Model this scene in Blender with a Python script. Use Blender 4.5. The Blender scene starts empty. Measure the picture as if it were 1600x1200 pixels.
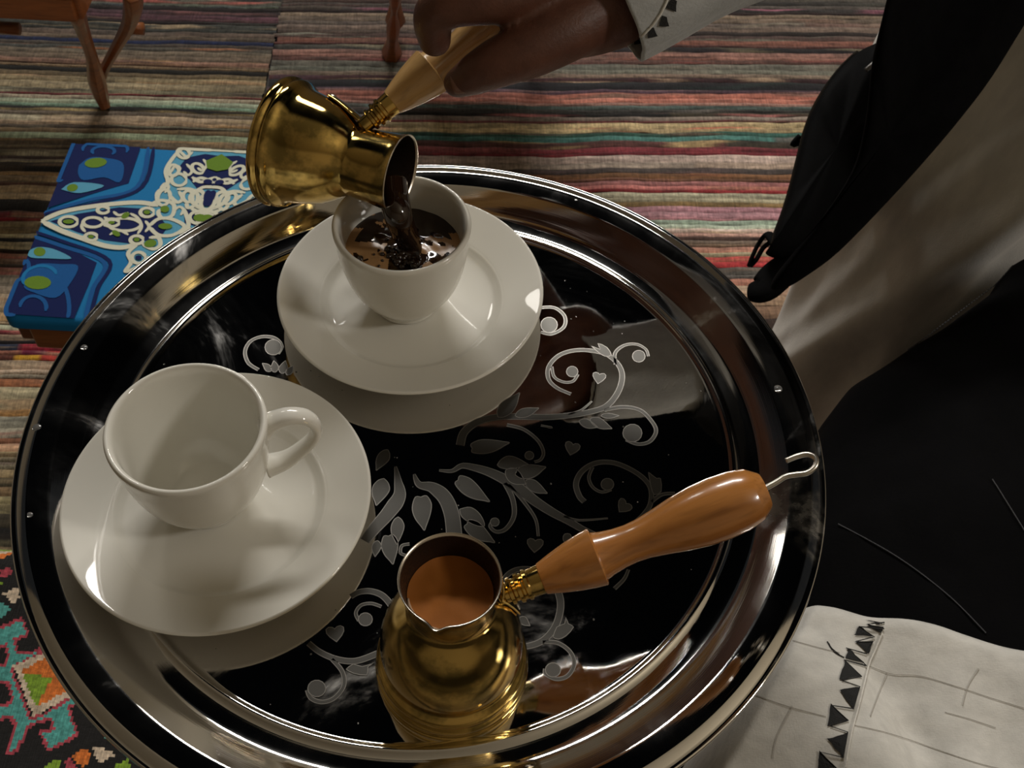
import bpy, bmesh, math, random
from mathutils import Vector, Matrix, noise
random.seed(7)
C = bpy.context.scene.collection
PI = math.pi
def R(a): return math.radians(a)

# ------------------------------------------------------------------ camera
F, PIT, ROL = 1778.16, 0.92368, 0.05279
S = 0.18                    # tray radius, m
T = 0.62                    # height of the tray rim
CAM = Vector((0.20916*S, -1.61005*S, T + 2.37192*S))
cp, sp, cr, sr = math.cos(PIT), math.sin(PIT), math.cos(ROL), math.sin(ROL)
FW = Vector((0, cp, -sp)); U0 = Vector((0, sp, cp)); X0 = Vector((1, 0, 0))
RT = X0*cr + U0*sr; UP = U0*cr - X0*sr
cam = bpy.data.cameras.new('camera'); co = bpy.data.objects.new('camera', cam); C.objects.link(co)
cam.sensor_width = 36; cam.lens = F/1600*36; cam.clip_start = 0.01; cam.clip_end = 50
M = Matrix((RT, UP, -FW)).transposed().to_4x4(); M.translation = CAM
co.matrix_world = M
bpy.context.scene.camera = co
cam.dof.use_dof = True; cam.dof.focus_distance = 0.46; cam.dof.aperture_fstop = 50

# surveyed positions: a direction measured in the photograph, met with a real plane or distance
def ray(x, y): return RT*((x-800)/F) - UP*((y-600)/F) + FW
def on(x, y, z):
    d = ray(x, y); return CAM + d*((z-CAM.z)/d.z)
def dep(x, y, t): return CAM + ray(x, y)*t

# ------------------------------------------------------------------ light
sc = bpy.context.scene
sc.view_settings.view_transform = 'Standard'; sc.view_settings.look = 'None'
sc.view_settings.gamma = 1; sc.view_settings.use_curve_mapping = False
sc.view_settings.exposure = 0.0
w = bpy.data.worlds.new('world'); sc.world = w; w.use_nodes = True
w.node_tree.nodes['Background'].inputs[0].default_value = (0.9, 0.95, 1.0, 1)
w.node_tree.nodes['Background'].inputs[1].default_value = 0.012
def area(name, loc, target, size, power, col, size_y=None):
    l = bpy.data.lights.new(name, 'AREA'); l.energy = power; l.color = col; l.size = size
    if size_y: l.shape = 'RECTANGLE'; l.size_y = size_y
    o = bpy.data.objects.new(name, l); C.objects.link(o); o.location = loc
    o.rotation_euler = (Vector(target)-Vector(loc)).to_track_quat('-Z', 'Y').to_euler()
    return o
def bulb(name, loc, power, col, r_):
    l = bpy.data.lights.new(name, 'POINT'); l.energy = power; l.color = col; l.shadow_soft_size = r_
    o = bpy.data.objects.new(name, l); C.objects.link(o); o.location = loc; return o
area('tube_lamp', (-.05, 2.25, 2.35), (0, 0, .5), 1.2, 42, (1, .96, .90), .22)
bulb('hanging_lamp', (-1.3, 2.2, 2.4), 17, (1, .95, .87), .2)
bulb('hanging_lamp', (1.8, -.35, 1.9), 36, (1, .95, .88), .14)

# ------------------------------------------------------------------ materials
def srgb(h):
    h = h.lstrip('#'); v = [int(h[i:i+2], 16)/255 for i in (0, 2, 4)]
    return tuple(((c/12.92) if c <= .04045 else ((c+.055)/1.055)**2.4) for c in v)
def boost(h, k):
    c = srgb(h); return tuple(min(.85, x*k) for x in c)
class Mat:
    def __init__(s, name, col=(.5, .5, .5), rough=.5, metal=0, **kw):
        s.m = bpy.data.materials.new(name); s.m.use_nodes = True
        s.n = s.m.node_tree.nodes; s.l = s.m.node_tree.links
        s.b = s.n['Principled BSDF']
        if isinstance(col, str): col = srgb(col)
        s.b.inputs['Base Color'].default_value = (*col, 1)
        s.b.inputs['Roughness'].default_value = rough; s.b.inputs['Metallic'].default_value = metal
        for k, v in kw.items(): s.b.inputs[k.replace('_', ' ')].default_value = v
    def node(s, t, **kw):
        n = s.n.new(t)
        for k, v in kw.items():
            if k in n.inputs.keys(): n.inputs[k].default_value = v
            else: setattr(n, k, v)
        return n
    def coord(s, scale=(1, 1, 1), out='Object'):
        tc = s.n.new('ShaderNodeTexCoord'); mp = s.n.new('ShaderNodeMapping')
        mp.inputs['Scale'].default_value = scale; s.l.new(tc.outputs[out], mp.inputs[0]); return mp.outputs[0]
    def noise(s, scale, detail=4, rough=.5, vec=None, dist=0):
        n = s.n.new('ShaderNodeTexNoise'); n.inputs['Scale'].default_value = scale
        n.inputs['Detail'].default_value = detail; n.inputs['Roughness'].default_value = rough
        n.inputs['Distortion'].default_value = dist
        if vec is not None: s.l.new(vec, n.inputs['Vector'])
        return n.outputs['Fac']
    def ramp(s, fac, stops):
        r = s.n.new('ShaderNodeValToRGB'); e = r.color_ramp.elements
        while len(e) < len(stops): e.new(.5)
        for i, (p, c) in enumerate(stops):
            e[i].position = p; e[i].color = (*c, 1) if len(c) == 3 else c
        s.l.new(fac, r.inputs[0]); return r.outputs[0]
    def mix(s, fac, a, b, mode='MIX'):
        m = s.n.new('ShaderNodeMix'); m.data_type = 'RGBA'; m.blend_type = mode
        for i, v in ((0, fac), (6, a), (7, b)):
            if hasattr(v, 'links'): s.l.new(v, m.inputs[i])
            elif i == 0: m.inputs[0].default_value = v
            else: m.inputs[i].default_value = (*v, 1)
        return m.outputs[2]
    def col(s, c): s.l.new(c, s.b.inputs['Base Color']); return s
    def rough(s, c): s.l.new(c, s.b.inputs['Roughness']); return s
    def bump(s, h, strength=.3, dist=.001):
        b = s.n.new('ShaderNodeBump'); b.inputs['Strength'].default_value = strength; b.inputs['Distance'].default_value = dist
        s.l.new(h, b.inputs['Height'])
        s.l.new(b.outputs[0], s.b.inputs['Normal']); return s

def g(v): return (v, v, v)
steel = Mat('polished_steel', (.72, .70, .67), .07, 1)
v = steel.coord()
a = steel.noise(9, 6, .65, v, 1.2); b_ = steel.noise(140, 3, .6, steel.coord((1, .25, 1)))
_sx = steel.node('ShaderNodeSeparateXYZ'); steel.l.new(steel.coord(), _sx.inputs[0])
_cx = steel.node('ShaderNodeCombineXYZ'); steel.l.new(_sx.outputs[0], _cx.inputs[0]); steel.l.new(_sx.outputs[1], _cx.inputs[1])
_ln = steel.node('ShaderNodeVectorMath', operation='LENGTH'); steel.l.new(_cx.outputs[0], _ln.inputs[0])
_rim = steel.ramp(_ln.outputs['Value'], [(.1375, g(0)), (.1385, g(1))])
_c2 = steel.node('ShaderNodeCombineXYZ'); steel.l.new(_ln.outputs['Value'], _c2.inputs[0])
_spin = steel.noise(1800, 2, .6, _c2.outputs[0])          # spun marks running round the pressed rim
r_floor = steel.ramp(a, [(.44, g(.02)), (.56, g(.06)), (.68, g(.32))]); r_rim = steel.ramp(a, [(.42, g(.055)), (.58, g(.10)), (.68, g(.32))])
steel.rough(steel.mix(_rim, r_floor, r_rim))
_h = steel.mix(_rim, b_, _spin); steel.bump(_h, .05, .0003)
etch = Mat('etched_steel', (.125, .12, .11), .42, 1)
etch.rough(etch.ramp(etch.noise(600, 2), [(.3, g(.36)), (.7, g(.5))]))
etchline = Mat('etched_outline', (.36, .34, .31), .38, 1)
etchline.rough(etchline.ramp(etchline.noise(700, 2), [(.3, g(.32)), (.7, g(.46))]))
wire = Mat('dull_wire', (.66, .62, .55), .28, 1); wire.bump(wire.noise(500), .05)
brass = Mat('polished_brass', (.66, .45, .14), .08, 1)
f = brass.noise(55, 5, .6, brass.coord()); f2 = brass.noise(210, 3, .6)
brass.col(brass.mix(brass.ramp(f, [(.47, g(0)), (.60, g(1))]), (.70, .48, .15), (.30, .22, .07)))
brass.rough(brass.ramp(f, [(.4, g(.045)), (.7, g(.15))])).bump(f2, .06, .0003)
tin = Mat('shade_dark_tin_lining', (.035, .022, .015), .35, .6); tin.rough(tin.ramp(tin.noise(60), [(.3, g(.25)), (.7, g(.6))]))  # tin coloured near black, standing in for shade inside the neck
rimtin = Mat('tinned_rim', (.75, .68, .58), .25, 1); rimtin.bump(rimtin.noise(300), .1, .0003)
china = Mat('white_glazed_china', (.74, .72, .65), .4, Coat_Weight=1.0, Coat_Roughness=.035); china.b.inputs['Specular IOR Level'].default_value = .2
china.rough(china.ramp(china.noise(12), [(.3, g(.38)), (.7, g(.45))]))
def woodmat(name, c1, c2, rough=.25, coat=.6):
    m = Mat(name, c1, rough, Coat_Weight=coat, Coat_Roughness=.08)
    n = m.noise(60, 5, .6, m.coord((.12, 1, 1)), .6); n2 = m.noise(400, 2, .5, m.coord((.08, 1, 1)))
    c = m.mix(m.ramp(n, [(.35, g(0)), (.65, g(1))]), c1, c2)
    c = m.mix(m.ramp(n2, [(.5, g(0)), (.75, g(.5))]), c, tuple(x*.5 for x in c2))
    m.col(c).bump(n2, .05, .0003); return m
beech = woodmat('varnished_beech', (.52, .215, .05), (.34, .125, .028))
beech_pale = woodmat('pale_varnished_beech', (.66, .41, .16), (.50, .28, .10))
stoolwood = woodmat('orange_brown_wood', (.34, .11, .028), (.20, .06, .016), .4, .25)
darkwood = woodmat('dark_wood', (.12, .05, .02), (.06, .025, .01), .4, .2)
coffee = Mat('black_coffee', (.018, .008, .004), .08, Coat_Weight=.5)
coffee.rough(coffee.ramp(coffee.noise(300), [(.3, g(.05)), (.7, g(.12))]))
crema = Mat('tan_crema', (.36, .20, .085), .28)
crema.col(crema.ramp(crema.noise(260, 4, .6), [(.35, (.30, .15, .06)), (.65, (.46, .28, .13))]))
foam = Mat('brown_coffee_foam', (.45, .19, .055), .6); foam.b.inputs['Specular IOR Level'].default_value = .12
froth = Mat('pale_froth', (.55, .36, .22), .5); froth.bump(froth.noise(1500, 2), .4, .0003)
foam.col(foam.ramp(foam.noise(220, 5, .6, None, .5), [(.3, (.27, .085, .013)), (.7, (.40, .14, .026))])).bump(foam.noise(900, 2), .15, .0004)
def cloth(name, c, rough=.9, wv=900, bump=.35, var=.12, sheen=.2):
    m = Mat(name, c, rough, Sheen_Weight=sheen, Sheen_Roughness=.5)
    if isinstance(c, str): c = srgb(c)
    n = m.noise(18, 5, .6); n2 = m.noise(wv, 2, .5, m.coord((1, .35, 1))); n3 = m.noise(wv, 2, .5, m.coord((.35, 1, 1)))
    m.col(m.mix(m.ramp(n, [(.3, g(0)), (.7, g(1))]), tuple(x*(1-var) for x in c), tuple(min(1, x*(1+var)) for x in c)))
    a = m.node('ShaderNodeMath', operation='ADD'); m.l.new(n2, a.inputs[0]); m.l.new(n3, a.inputs[1])
    return m.bump(a.outputs[0], bump, .0006)
robe_m = cloth('off_white_cotton', (.76, .73, .67)); linen = cloth('white_linen', (.66, .64, .59), wv=1400, bump=.22)
sleeve_m = cloth('grey_white_sleeve', (.44, .45, .45))
black_m = cloth('black_cloth', (.0035, .0034, .0038), .95, 700, .25, .25, 0); black_m.b.inputs['Specular IOR Level'].default_value = .06
bag_m = cloth('black_nylon', (.0022, .0022, .0025), .8, 500, .2, .2, 0); bag_m.b.inputs['Specular IOR Level'].default_value = .10
thread = cloth('black_thread', (.008, .008, .008), .8, 2500, .6, .1, .05)
seam_m = cloth('grey_seam_thread', (.46, .43, .38), .9)
stitch_m = cloth('dark_grey_stitch', (.045, .045, .05), .9)
skin = Mat('brown_skin', (.16, .062, .034), .5, Subsurface_Weight=.08, Subsurface_Scale=.004)
n = skin.noise(60, 5, .6); skin.col(skin.ramp(n, [(.3, (.085, .030, .017)), (.7, (.125, .047, .027))])).bump(skin.noise(350, 4, .6), .35, .0006)
nail_m = Mat('fingernail', (.22, .11, .075), .3); nail_m.rough(nail_m.ramp(nail_m.noise(50), [(0, g(.25)), (1, g(.35))]))
zip_m = Mat('dark_metal_zip', (.25, .24, .23), .35, 1); zip_m.bump(zip_m.noise(900), .2)
plaster = Mat('beige_plaster', (.42, .36, .27), .9); plaster.bump(plaster.noise(30), .2, .004)
canvas_m = Mat('beige_canvas', (.50, .44, .33), .95); canvas_m.bump(canvas_m.noise(200), .2, .001)
ceil_m = Mat('dark_boarding', (.008, .010, .014), .9); ceil_m.b.inputs['Specular IOR Level'].default_value = 0; ceil_m.bump(ceil_m.noise(12), .2)
ground = Mat('dark_floor', (.05, .042, .035), .8); ground.bump(ground.noise(40), .2)
# woven yarn: pigment per vertex, warp ticks and fluff in the relief
def yarn(name, tick, k=1.0):
    m = Mat(name, (.5, .4, .3), .95, Sheen_Weight=.15)
    at = m.n.new('ShaderNodeVertexColor'); at.layer_name = 'Col'
    n = m.noise(260, 5, .7, m.coord((.5, 1, 1)))
    tk = m.noise(tick, 1, .5, m.coord((1, .08, .2)))
    c = m.mix(1, at.outputs[0], m.ramp(n, [(.25, g(.6)), (.75, g(1.4))]), 'MULTIPLY')
    c = m.mix(.5, c, m.ramp(tk, [(.3, g(.55)), (.7, g(1.4))]), 'MULTIPLY')
    a = m.node('ShaderNodeMath', operation='ADD'); m.l.new(n, a.inputs[0]); m.l.new(tk, a.inputs[1])
    return m.col(c).bump(a.outputs[0], .6, .002)
rag = yarn('rag_weft', 520); kil = yarn('kilim_wool', 900)
def flat(name, h, k=1.0, rough=.75):
    m = Mat(name, boost(h, k), rough); c = boost(h, k)
    n = m.noise(500, 3, .6)
    m.col(m.ramp(n, [(.3, tuple(x*.82 for x in c)), (.7, tuple(min(.9, x*1.15) for x in c))])).bump(n, .3, .0004); return m
_flat0 = flat
def flat(*a, **k_):
    m = _flat0(*a, **k_); m.b.inputs['Specular IOR Level'].default_value = .2; return m
p_blue = flat('print_bright_blue', '14689c', 1.35); p_navy = flat('print_navy', '081a52', 1.0); p_mid = flat('print_mid_blue', '12508c', 1.2)
p_white = flat('print_ivory', 'c9c8b4', 1.25); p_green = flat('print_green', '5c7a24', 1.3); p_teal = flat('print_pale_teal', '4f90ac', 1.3)

# ------------------------------------------------------------------ helpers
def finish(name, me, mats, parent=None, smooth=True):
    for m in (mats if isinstance(mats, (list, tuple)) else [mats]): me.materials.append(m.m)
    if smooth: me.polygons.foreach_set('use_smooth', [True]*len(me.polygons))
    o = bpy.data.objects.new(name, me); C.objects.link(o)
    if parent:
        o.parent = parent
    return o
class MB:
    def __init__(s): s.v = []; s.f = []; s.mi = []
    def add(s, vs, fs, mi=0):
        k = len(s.v); s.v += [tuple(p) for p in vs]; s.f += [tuple(i+k for i in f) for f in fs]; s.mi += [mi]*len(fs); return s
    def build(s, name, mats, parent=None, smooth=True, sharp=None):
        me = bpy.data.meshes.new(name); me.from_pydata(s.v, [], s.f)
        o = finish(name, me, mats, parent, smooth)
        me.polygons.foreach_set('material_index', s.mi)
        if smooth and sharp: me.set_sharp_from_angle(angle=R(sharp))
        me.update(); return o
    def lathe(s, prof, n=96, mi=0, M=None, close=False):
        vs = []
        for r, z in prof:
            for i in range(n):
                a = 2*PI*i/n; p = Vector((r*math.cos(a), r*math.sin(a), z)); vs.append(M @ p if M else p)
        fs = []; m = len(prof)
        for j in range(m if close else m-1):
            j2 = (j+1) % m
            for i in range(n):
                i2 = (i+1) % n; fs.append((j*n+i, j*n+i2, j2*n+i2, j2*n+i))
        return s.add(vs, fs, mi)
    def tube(s, pts, rad, n=12, mi=0, cap=True, flat_=1.0, upv=None, shape=None):
        pts = [Vector(p) for p in pts]; m = len(pts)
        if not hasattr(rad, '__len__'): rad = [rad]*m
        vs = []; pn = None
        for j, p in enumerate(pts):
            t = (pts[min(j+1, m-1)]-pts[max(j-1, 0)]).normalized()
            if pn is None:
                u = Vector(upv) if upv else (Vector((0, 0, 1)) if abs(t.z) < .9 else Vector((1, 0, 0)))
            else: u = pn
            u = (u-t*u.dot(t)).normalized(); pn = u; q = t.cross(u)
            for i in range(n):
                a = 2*PI*i/n; k = shape(j/(m-1), a) if shape else 1
                vs.append(p + (u*math.cos(a)*flat_ + q*math.sin(a))*rad[j]*k)
        fs = []
        for j in range(m-1):
            for i in range(n):
                i2 = (i+1) % n; fs.append((j*n+i, j*n+i2, (j+1)*n+i2, (j+1)*n+i))
        if cap: fs.append(tuple(reversed(range(n)))); fs.append(tuple((m-1)*n+i for i in range(n)))
        return s.add(vs, fs, mi)
    def box(s, a, b, mi=0, M=None):
        vs = [Vector((x, y, z)) for z in (a[2], b[2]) for y in (a[1], b[1]) for x in (a[0], b[0])]
        if M: vs = [M @ p for p in vs]
        return s.add(vs, [(0, 2, 3, 1), (4, 5, 7, 6), (0, 1, 5, 4), (2, 6, 7, 3), (0, 4, 6, 2), (1, 3, 7, 5)], mi)
    def beam(s, p, q, w_, h_, mi=0, up=(0, 0, 1)):
        p, q = Vector(p), Vector(q); t = (q-p).normalized(); u = Vector(up); u = (u-t*u.dot(t)).normalized(); r = t.cross(u)
        vs = [c + r*sx*w_/2 + u*sy*h_/2 for c in (p, q) for sx, sy in ((-1, -1), (1, -1), (1, 1), (-1, 1))]
        return s.add(vs, [(0, 3, 2, 1), (4, 5, 6, 7), (0, 1, 5, 4), (1, 2, 6, 5), (2, 3, 7, 6), (3, 0, 4, 7)], mi)
def spline(pts, k=8):
    """Catmull-Rom through the points (tuples of any length)"""
    out = []; n = len(pts)
    for i in range(n-1):
        p0, p1, p2, p3 = pts[max(i-1, 0)], pts[i], pts[i+1], pts[min(i+2, n-1)]
        for j in range(k):
            t = j/k
            out.append(tuple(.5*((2*b)+(c-a)*t+(2*a-5*b+4*c-d)*t*t+(3*b-a-3*c+d)*t**3) for a, b, c, d in zip(p0, p1, p2, p3)))
    out.append(tuple(pts[-1])); return out
def empty(name, loc, label, cat, group=None, M=None):
    o = bpy.data.objects.new(name, None); C.objects.link(o); o.empty_display_size = .03
    if M is not None: o.matrix_world = M
    else: o.location = loc
    tag(o, label, cat, group); return o
def tag(o, label, cat, group=None):
    o['label'] = label; o['category'] = cat
    if group: o['group'] = group
    return o
def under(o, root):
    """parent a mesh built in world coordinates to an Empty, keeping it where it is"""
    o.parent = root; o.matrix_parent_inverse = root.matrix_world.inverted() if root.matrix_world != Matrix() else Matrix.Translation(-root.location)
    return o
def bevel(o, w_=.002, seg=2):
    m = o.modifiers.new('bevel', 'BEVEL'); m.width = w_; m.segments = seg; m.limit_method = 'ANGLE'; return o
def solid(o, t, off=-1):
    m = o.modifiers.new('thickness', 'SOLIDIFY'); m.thickness = t; m.offset = off; return o
def pip(x, y, poly):
    c = False; n = len(poly); j = n-1
    for i in range(n):
        xi, yi = poly[i]; xj, yj = poly[j]
        if (yi > y) != (yj > y) and x < (xj-xi)*(y-yi)/(yj-yi)+xi: c = not c
        j = i
    return c

# ------------------------------------------------------------------ the room
def structure(name, mb, mat):
    o = mb.build(name, mat, None, False); o['kind'] = 'structure'; return o
structure('floor', MB().box((-3, -2.5, -.1), (3, 4, 0)), ground)
structure('wall_back', MB().box((-3, 4, -.1), (3, 4.1, 3.3)), plaster)
structure('wall_front', MB().box((-3, -2.6, -.1), (3, -2.5, 3.3)), plaster)
structure('wall_left', MB().box((-3.1, -2.5, -.1), (-3, 4, 3.3)), plaster)
structure('wall_right', MB().box((3, -2.5, -.1), (3.1, 4, 3.3)), plaster)
structure('ceiling', MB().box((-3, -2.5, 5), (3, 4, 5.1)), ceil_m)

# ------------------------------------------------------------------ rag rugs
def clamp01(x): return max(0, min(1, x))
def rug(name, label, pa, pb, x_lo, x_hi, rows, boostk, seed, accents=()):
    """pa, pb: two surveyed points on one stripe; rows: (reference x, y, colour) boundaries going towards the camera"""
    A, B = on(*pa, 0), on(*pb, 0); u = (B-A); u.z = 0; u.normalize(); vv = Vector((u.y, -u.x, 0))   # vv points to the camera side
    O = Vector(A); O.z = 0
    def coordv(x, y): return (on(x, y, .004)-O).dot(vv)
    root = empty(name, O, label, 'rug', None, Matrix((u, -vv, Vector((0, 0, 1)))).transposed().to_4x4())
    root.location = O
    bs = [(coordv(x, y), h) for x, y, h in rows]
    acc = [((on(a0, rows[ar][1], 0)-O).dot(u), (on(a1, rows[ar][1], 0)-O).dot(u), ar, ac_) for a0, a1, ar, ac_ in accents]
    rnd = random.Random(seed)
    def wob(i, x):
        v0 = bs[i][0]
        return v0 + .0065*noise.noise(Vector((x*3.1, v0*5, seed))) + .0035*noise.noise(Vector((x*13, v0*22, seed+3)))
    nx = 300
    MB().box((x_lo, -bs[-1][0], .0), (x_hi, -bs[0][0], .002)).build('rug_backing', black_m, root, False)
    for i in range(len(bs)-1):
        wd = bs[i+1][0]-bs[i][0]; ribs = max(1, round(wd/.017)); ny = 5*ribs
        base = boost(bs[i][1], boostk); me = bpy.data.meshes.new('weft_strip')
        altc = boost(bs[rnd.randrange(0, len(bs)-1)][1], boostk*1.15); mixk = rnd.choice((.2, .5, .8)) if name and seed == 11 else rnd.choice((.1, .25, .6))
        # colour changes along the strip, as torn rags do
        segs = []; x = x_lo
        while x < x_hi:
            k = rnd.uniform(.75, 1.2); alt = boost(bs[rnd.randrange(max(0, i-4), min(len(bs)-1, i+5))][1], boostk)
            m_ = rnd.choice((0, 0, 0, 0, .1, .3)); c = tuple((a_*(1-m_)+b2*m_)*k for a_, b2 in zip(base, alt)); lu = sum(c)/3; c = tuple(q*.86+lu*.14 for q in c)
            x2 = x+rnd.uniform(.04, .5); segs.append((x, x2, c)); x = x2
        vs = []; cols = []
        for a_ in range(nx+1):
            xa_ = x_lo+.006*noise.noise(Vector((i*.9, 3, seed))); xb_ = x_hi+.004*noise.noise(Vector((i*.9, 8, seed))); x = xa_+(xb_-xa_)*a_/nx
            y0, y1 = wob(i, x), wob(i+1, x)
            c = segs[-1][2]
            for s0, s1, cc in segs:
                if s0 <= x < s1:
                    c = cc; break
            for ax0, ax1, arow, ac in acc:
                if arow == i and ax0 <= x < ax1: c = boost(ac, boostk)
            for b in range(ny+1):
                t = b/ny; ph = (t*ribs) % 1 if b < ny else 1
                h = .0035+.0024*math.sin(PI*ph)**.5*.6 if 0 < ph < 1 else .0032
                h += .0012*noise.noise(Vector((x*40, (y0+t*(y1-y0))*60, i)))
                vs.append((x, -(y0+(y1-y0)*t), h))
                fl = 1+.55*noise.noise(Vector((x*16, (y0+t*wd)*170, seed+9)))+.45*noise.noise(Vector((x*70, t*ribs*3, i)))+.3*noise.noise(Vector((x*5, i*3.3, 4)))
                mx_ = clamp01((noise.noise(Vector((x*9, i*7.7+t*1.5, seed+20)))-.12)*3.2)*mixk
                cols.append((*[clamp01((q*(1-mx_)+q2*mx_)*fl) for q, q2 in zip(c, altc)], 1))
        fs = [(a_*(ny+1)+b, a_*(ny+1)+b+1, (a_+1)*(ny+1)+b+1, (a_+1)*(ny+1)+b) for a_ in range(nx) for b in range(ny)]
        me.from_pydata(vs, [], fs); ca = me.color_attributes.new('Col', 'FLOAT_COLOR', 'POINT')
        ca.data.foreach_set('color', [q for c in cols for q in c])
        o = finish('weft_strip', me, rag, root)
    return root
rr = """-60 5a4d42|-45 34302c|-30 6a5a50|-18 7a4a3a|-8 4a443c|3 34302c|9 4c443e|14 35302e|20 2b1a18|24 8a7660|29 7d6a58|36 5f524a|42 7a6658|50 2a211e|56 4e3a34|63 7b4a3a|71 5a3530|74 1d181b|82 8d6558|89 8a5a4c|94 5b3c34|100 5e5d52|109 6a6a5c|116 83705e|122 3b1f22|129 1d1b20|141 4b3540|146 a8604c|154 b46c58|161 9c7264|165 51605a|171 3c3a36|176 1e1c1a|182 8a7a6c|189 7a3a3a|192 b09a6c|200 b8a070|207 2f5a4c|213 3d7068|220 3c352a|230 8a3038|238 7d2630|243 b8a092|254 b3a08e|263 4a403c|271 8a5c34|280 6e4a34|284 b3706c|291 b86a62|297 8c2024|302 b7b093|310 b5ab8a|316 8c7040|323 b07a84|331 c08a92|339 a86478|343 9db09a|350 b0bca6|356 d2b4a4|363 c99a88|369 3c2820|375 7e6a5c|381 6a5444|386 c98c74|394 a89a78|401 c0483c|409 c02c30|418 5a5650|430 66605a|437 c8846c|448 d0b090|462 b09070|480 8a6a50|500 3a2a26|520 a89a78|545 7a4a3a|570 5e5d52|600 b3a08e|640 4a403c|690 8a7a6c|745 7a4a3a|800 a89a78|870 3a2a26|940 5e5d52|1020 b3a08e|1100 4a403c|1190 8a7a6c"""
rows_r = [(1100, int(a.split()[0]), a.split()[1]) for a in rr.split('|')]
lr = """-70 4b5448|-55 6e5a4c|-40 3f403a|-28 75624f|-14 2a2a28|0 4b5448|7 5a5f50|11 15130f|17 3a2a2e|24 5e3a44|30 4c2e34|34 141210|38 3f403a|45 3a3b36|50 6e5a4c|57 75624f|63 1c2850|69 4a443c|74 50504a|80 7a6a56|88 6f5e4c|96 8a6450|103 5a3c28|106 8a7050|110 17140f|117 6e5c40|124 877654|133 8c7c5c|144 7c7458|152 6e2a2c|155 b0a084|161 9aa488|168 6f8a72|173 141212|180 6a5c4c|186 9a8468|195 8c7458|201 3a2e22|206 6a5434|213 93a07c|222 6a5a44"""
rows_l = [(310, int(a.split()[0]), a.split()[1]) for a in lr.split('|')]
l2 = """225 5a4a3a|232 7d7052|242 4a3a34|247 8a8070|251 141210|266 a8824e|272 b29468|281 5a3a2c|288 a58a62|300 b59c74|310 1c1814|328 6a1f24|338 7a2e26|344 a8936a|353 8c7c58|363 cabf9a|370 2c3038|376 c2b48e|388 2c2420|395 c0796a|405 a89880|414 2a1c1c|420 c47a70|432 c8b8a0|450 5a4a3a|462 b09878|480 a8906a|493 b8925e|506 1a1a14|511 b8b898|519 a8524a|526 c0a080|535 1a1210|541 1e2a44|551 b06a50|558 5a2a1c|566 c4a484|580 c0a68a|588 8e8878|595 b06a3c|608 b0a27c|625 ad8f66|640 b8843e|650 a09a84|668 a8a088|684 a8643c|693 b58a66|706 8e7c54|715 7a6c50|723 8f8468|735 9e8a60|750 2a2018|764 9a7a50|780 a09264|792 8a7c54|808 14120f|830 1a1614|860 6a5434|900 a8936a|960 3a2e22|1020 8a7c54|1090 6a5434|1150 a8936a|1220 14120f"""
rows_l += [(40, int(a.split()[0]), a.split()[1]) for a in l2.split('|')]
seam = on(433, 100, 0)
Aa = on(650, 215, 0)
rug('rag_rug', 'striped rag rug of pink, red, cream and teal strips, right of the seam', (650, 215), (1200, 217), seam.x-Aa.x+.004, 1.9, rows_r, 1.2, 3)
Al = on(20, 215, 0)
nl = len(lr.split('|'))
def rowi(y): return [i for i, r_ in enumerate(rows_l) if r_[1] == y][0]
rug('rag_rug', 'striped rag rug of brown, cream and black strips, under the stools on the left', (20, 215), (380, 224), -1.4, seam.x-Al.x-.002, rows_l, 1.1, 11,
    [(35, 260, rowi(541), 'a02038'), (34, 76, rowi(551), '7a2040'), (76, 300, rowi(551), 'a82c30'), (30, 66, rowi(558), 'c8962c'), (66, 120, rowi(558), 'a83a30'), (0, 66, rowi(566), 'c0a68a'),
     (-200, 30, rowi(338), '8a2028'), (87, 120, rowi(519), 'b03048'), (-20, 20, rowi(519), '8a3038')])

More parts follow.
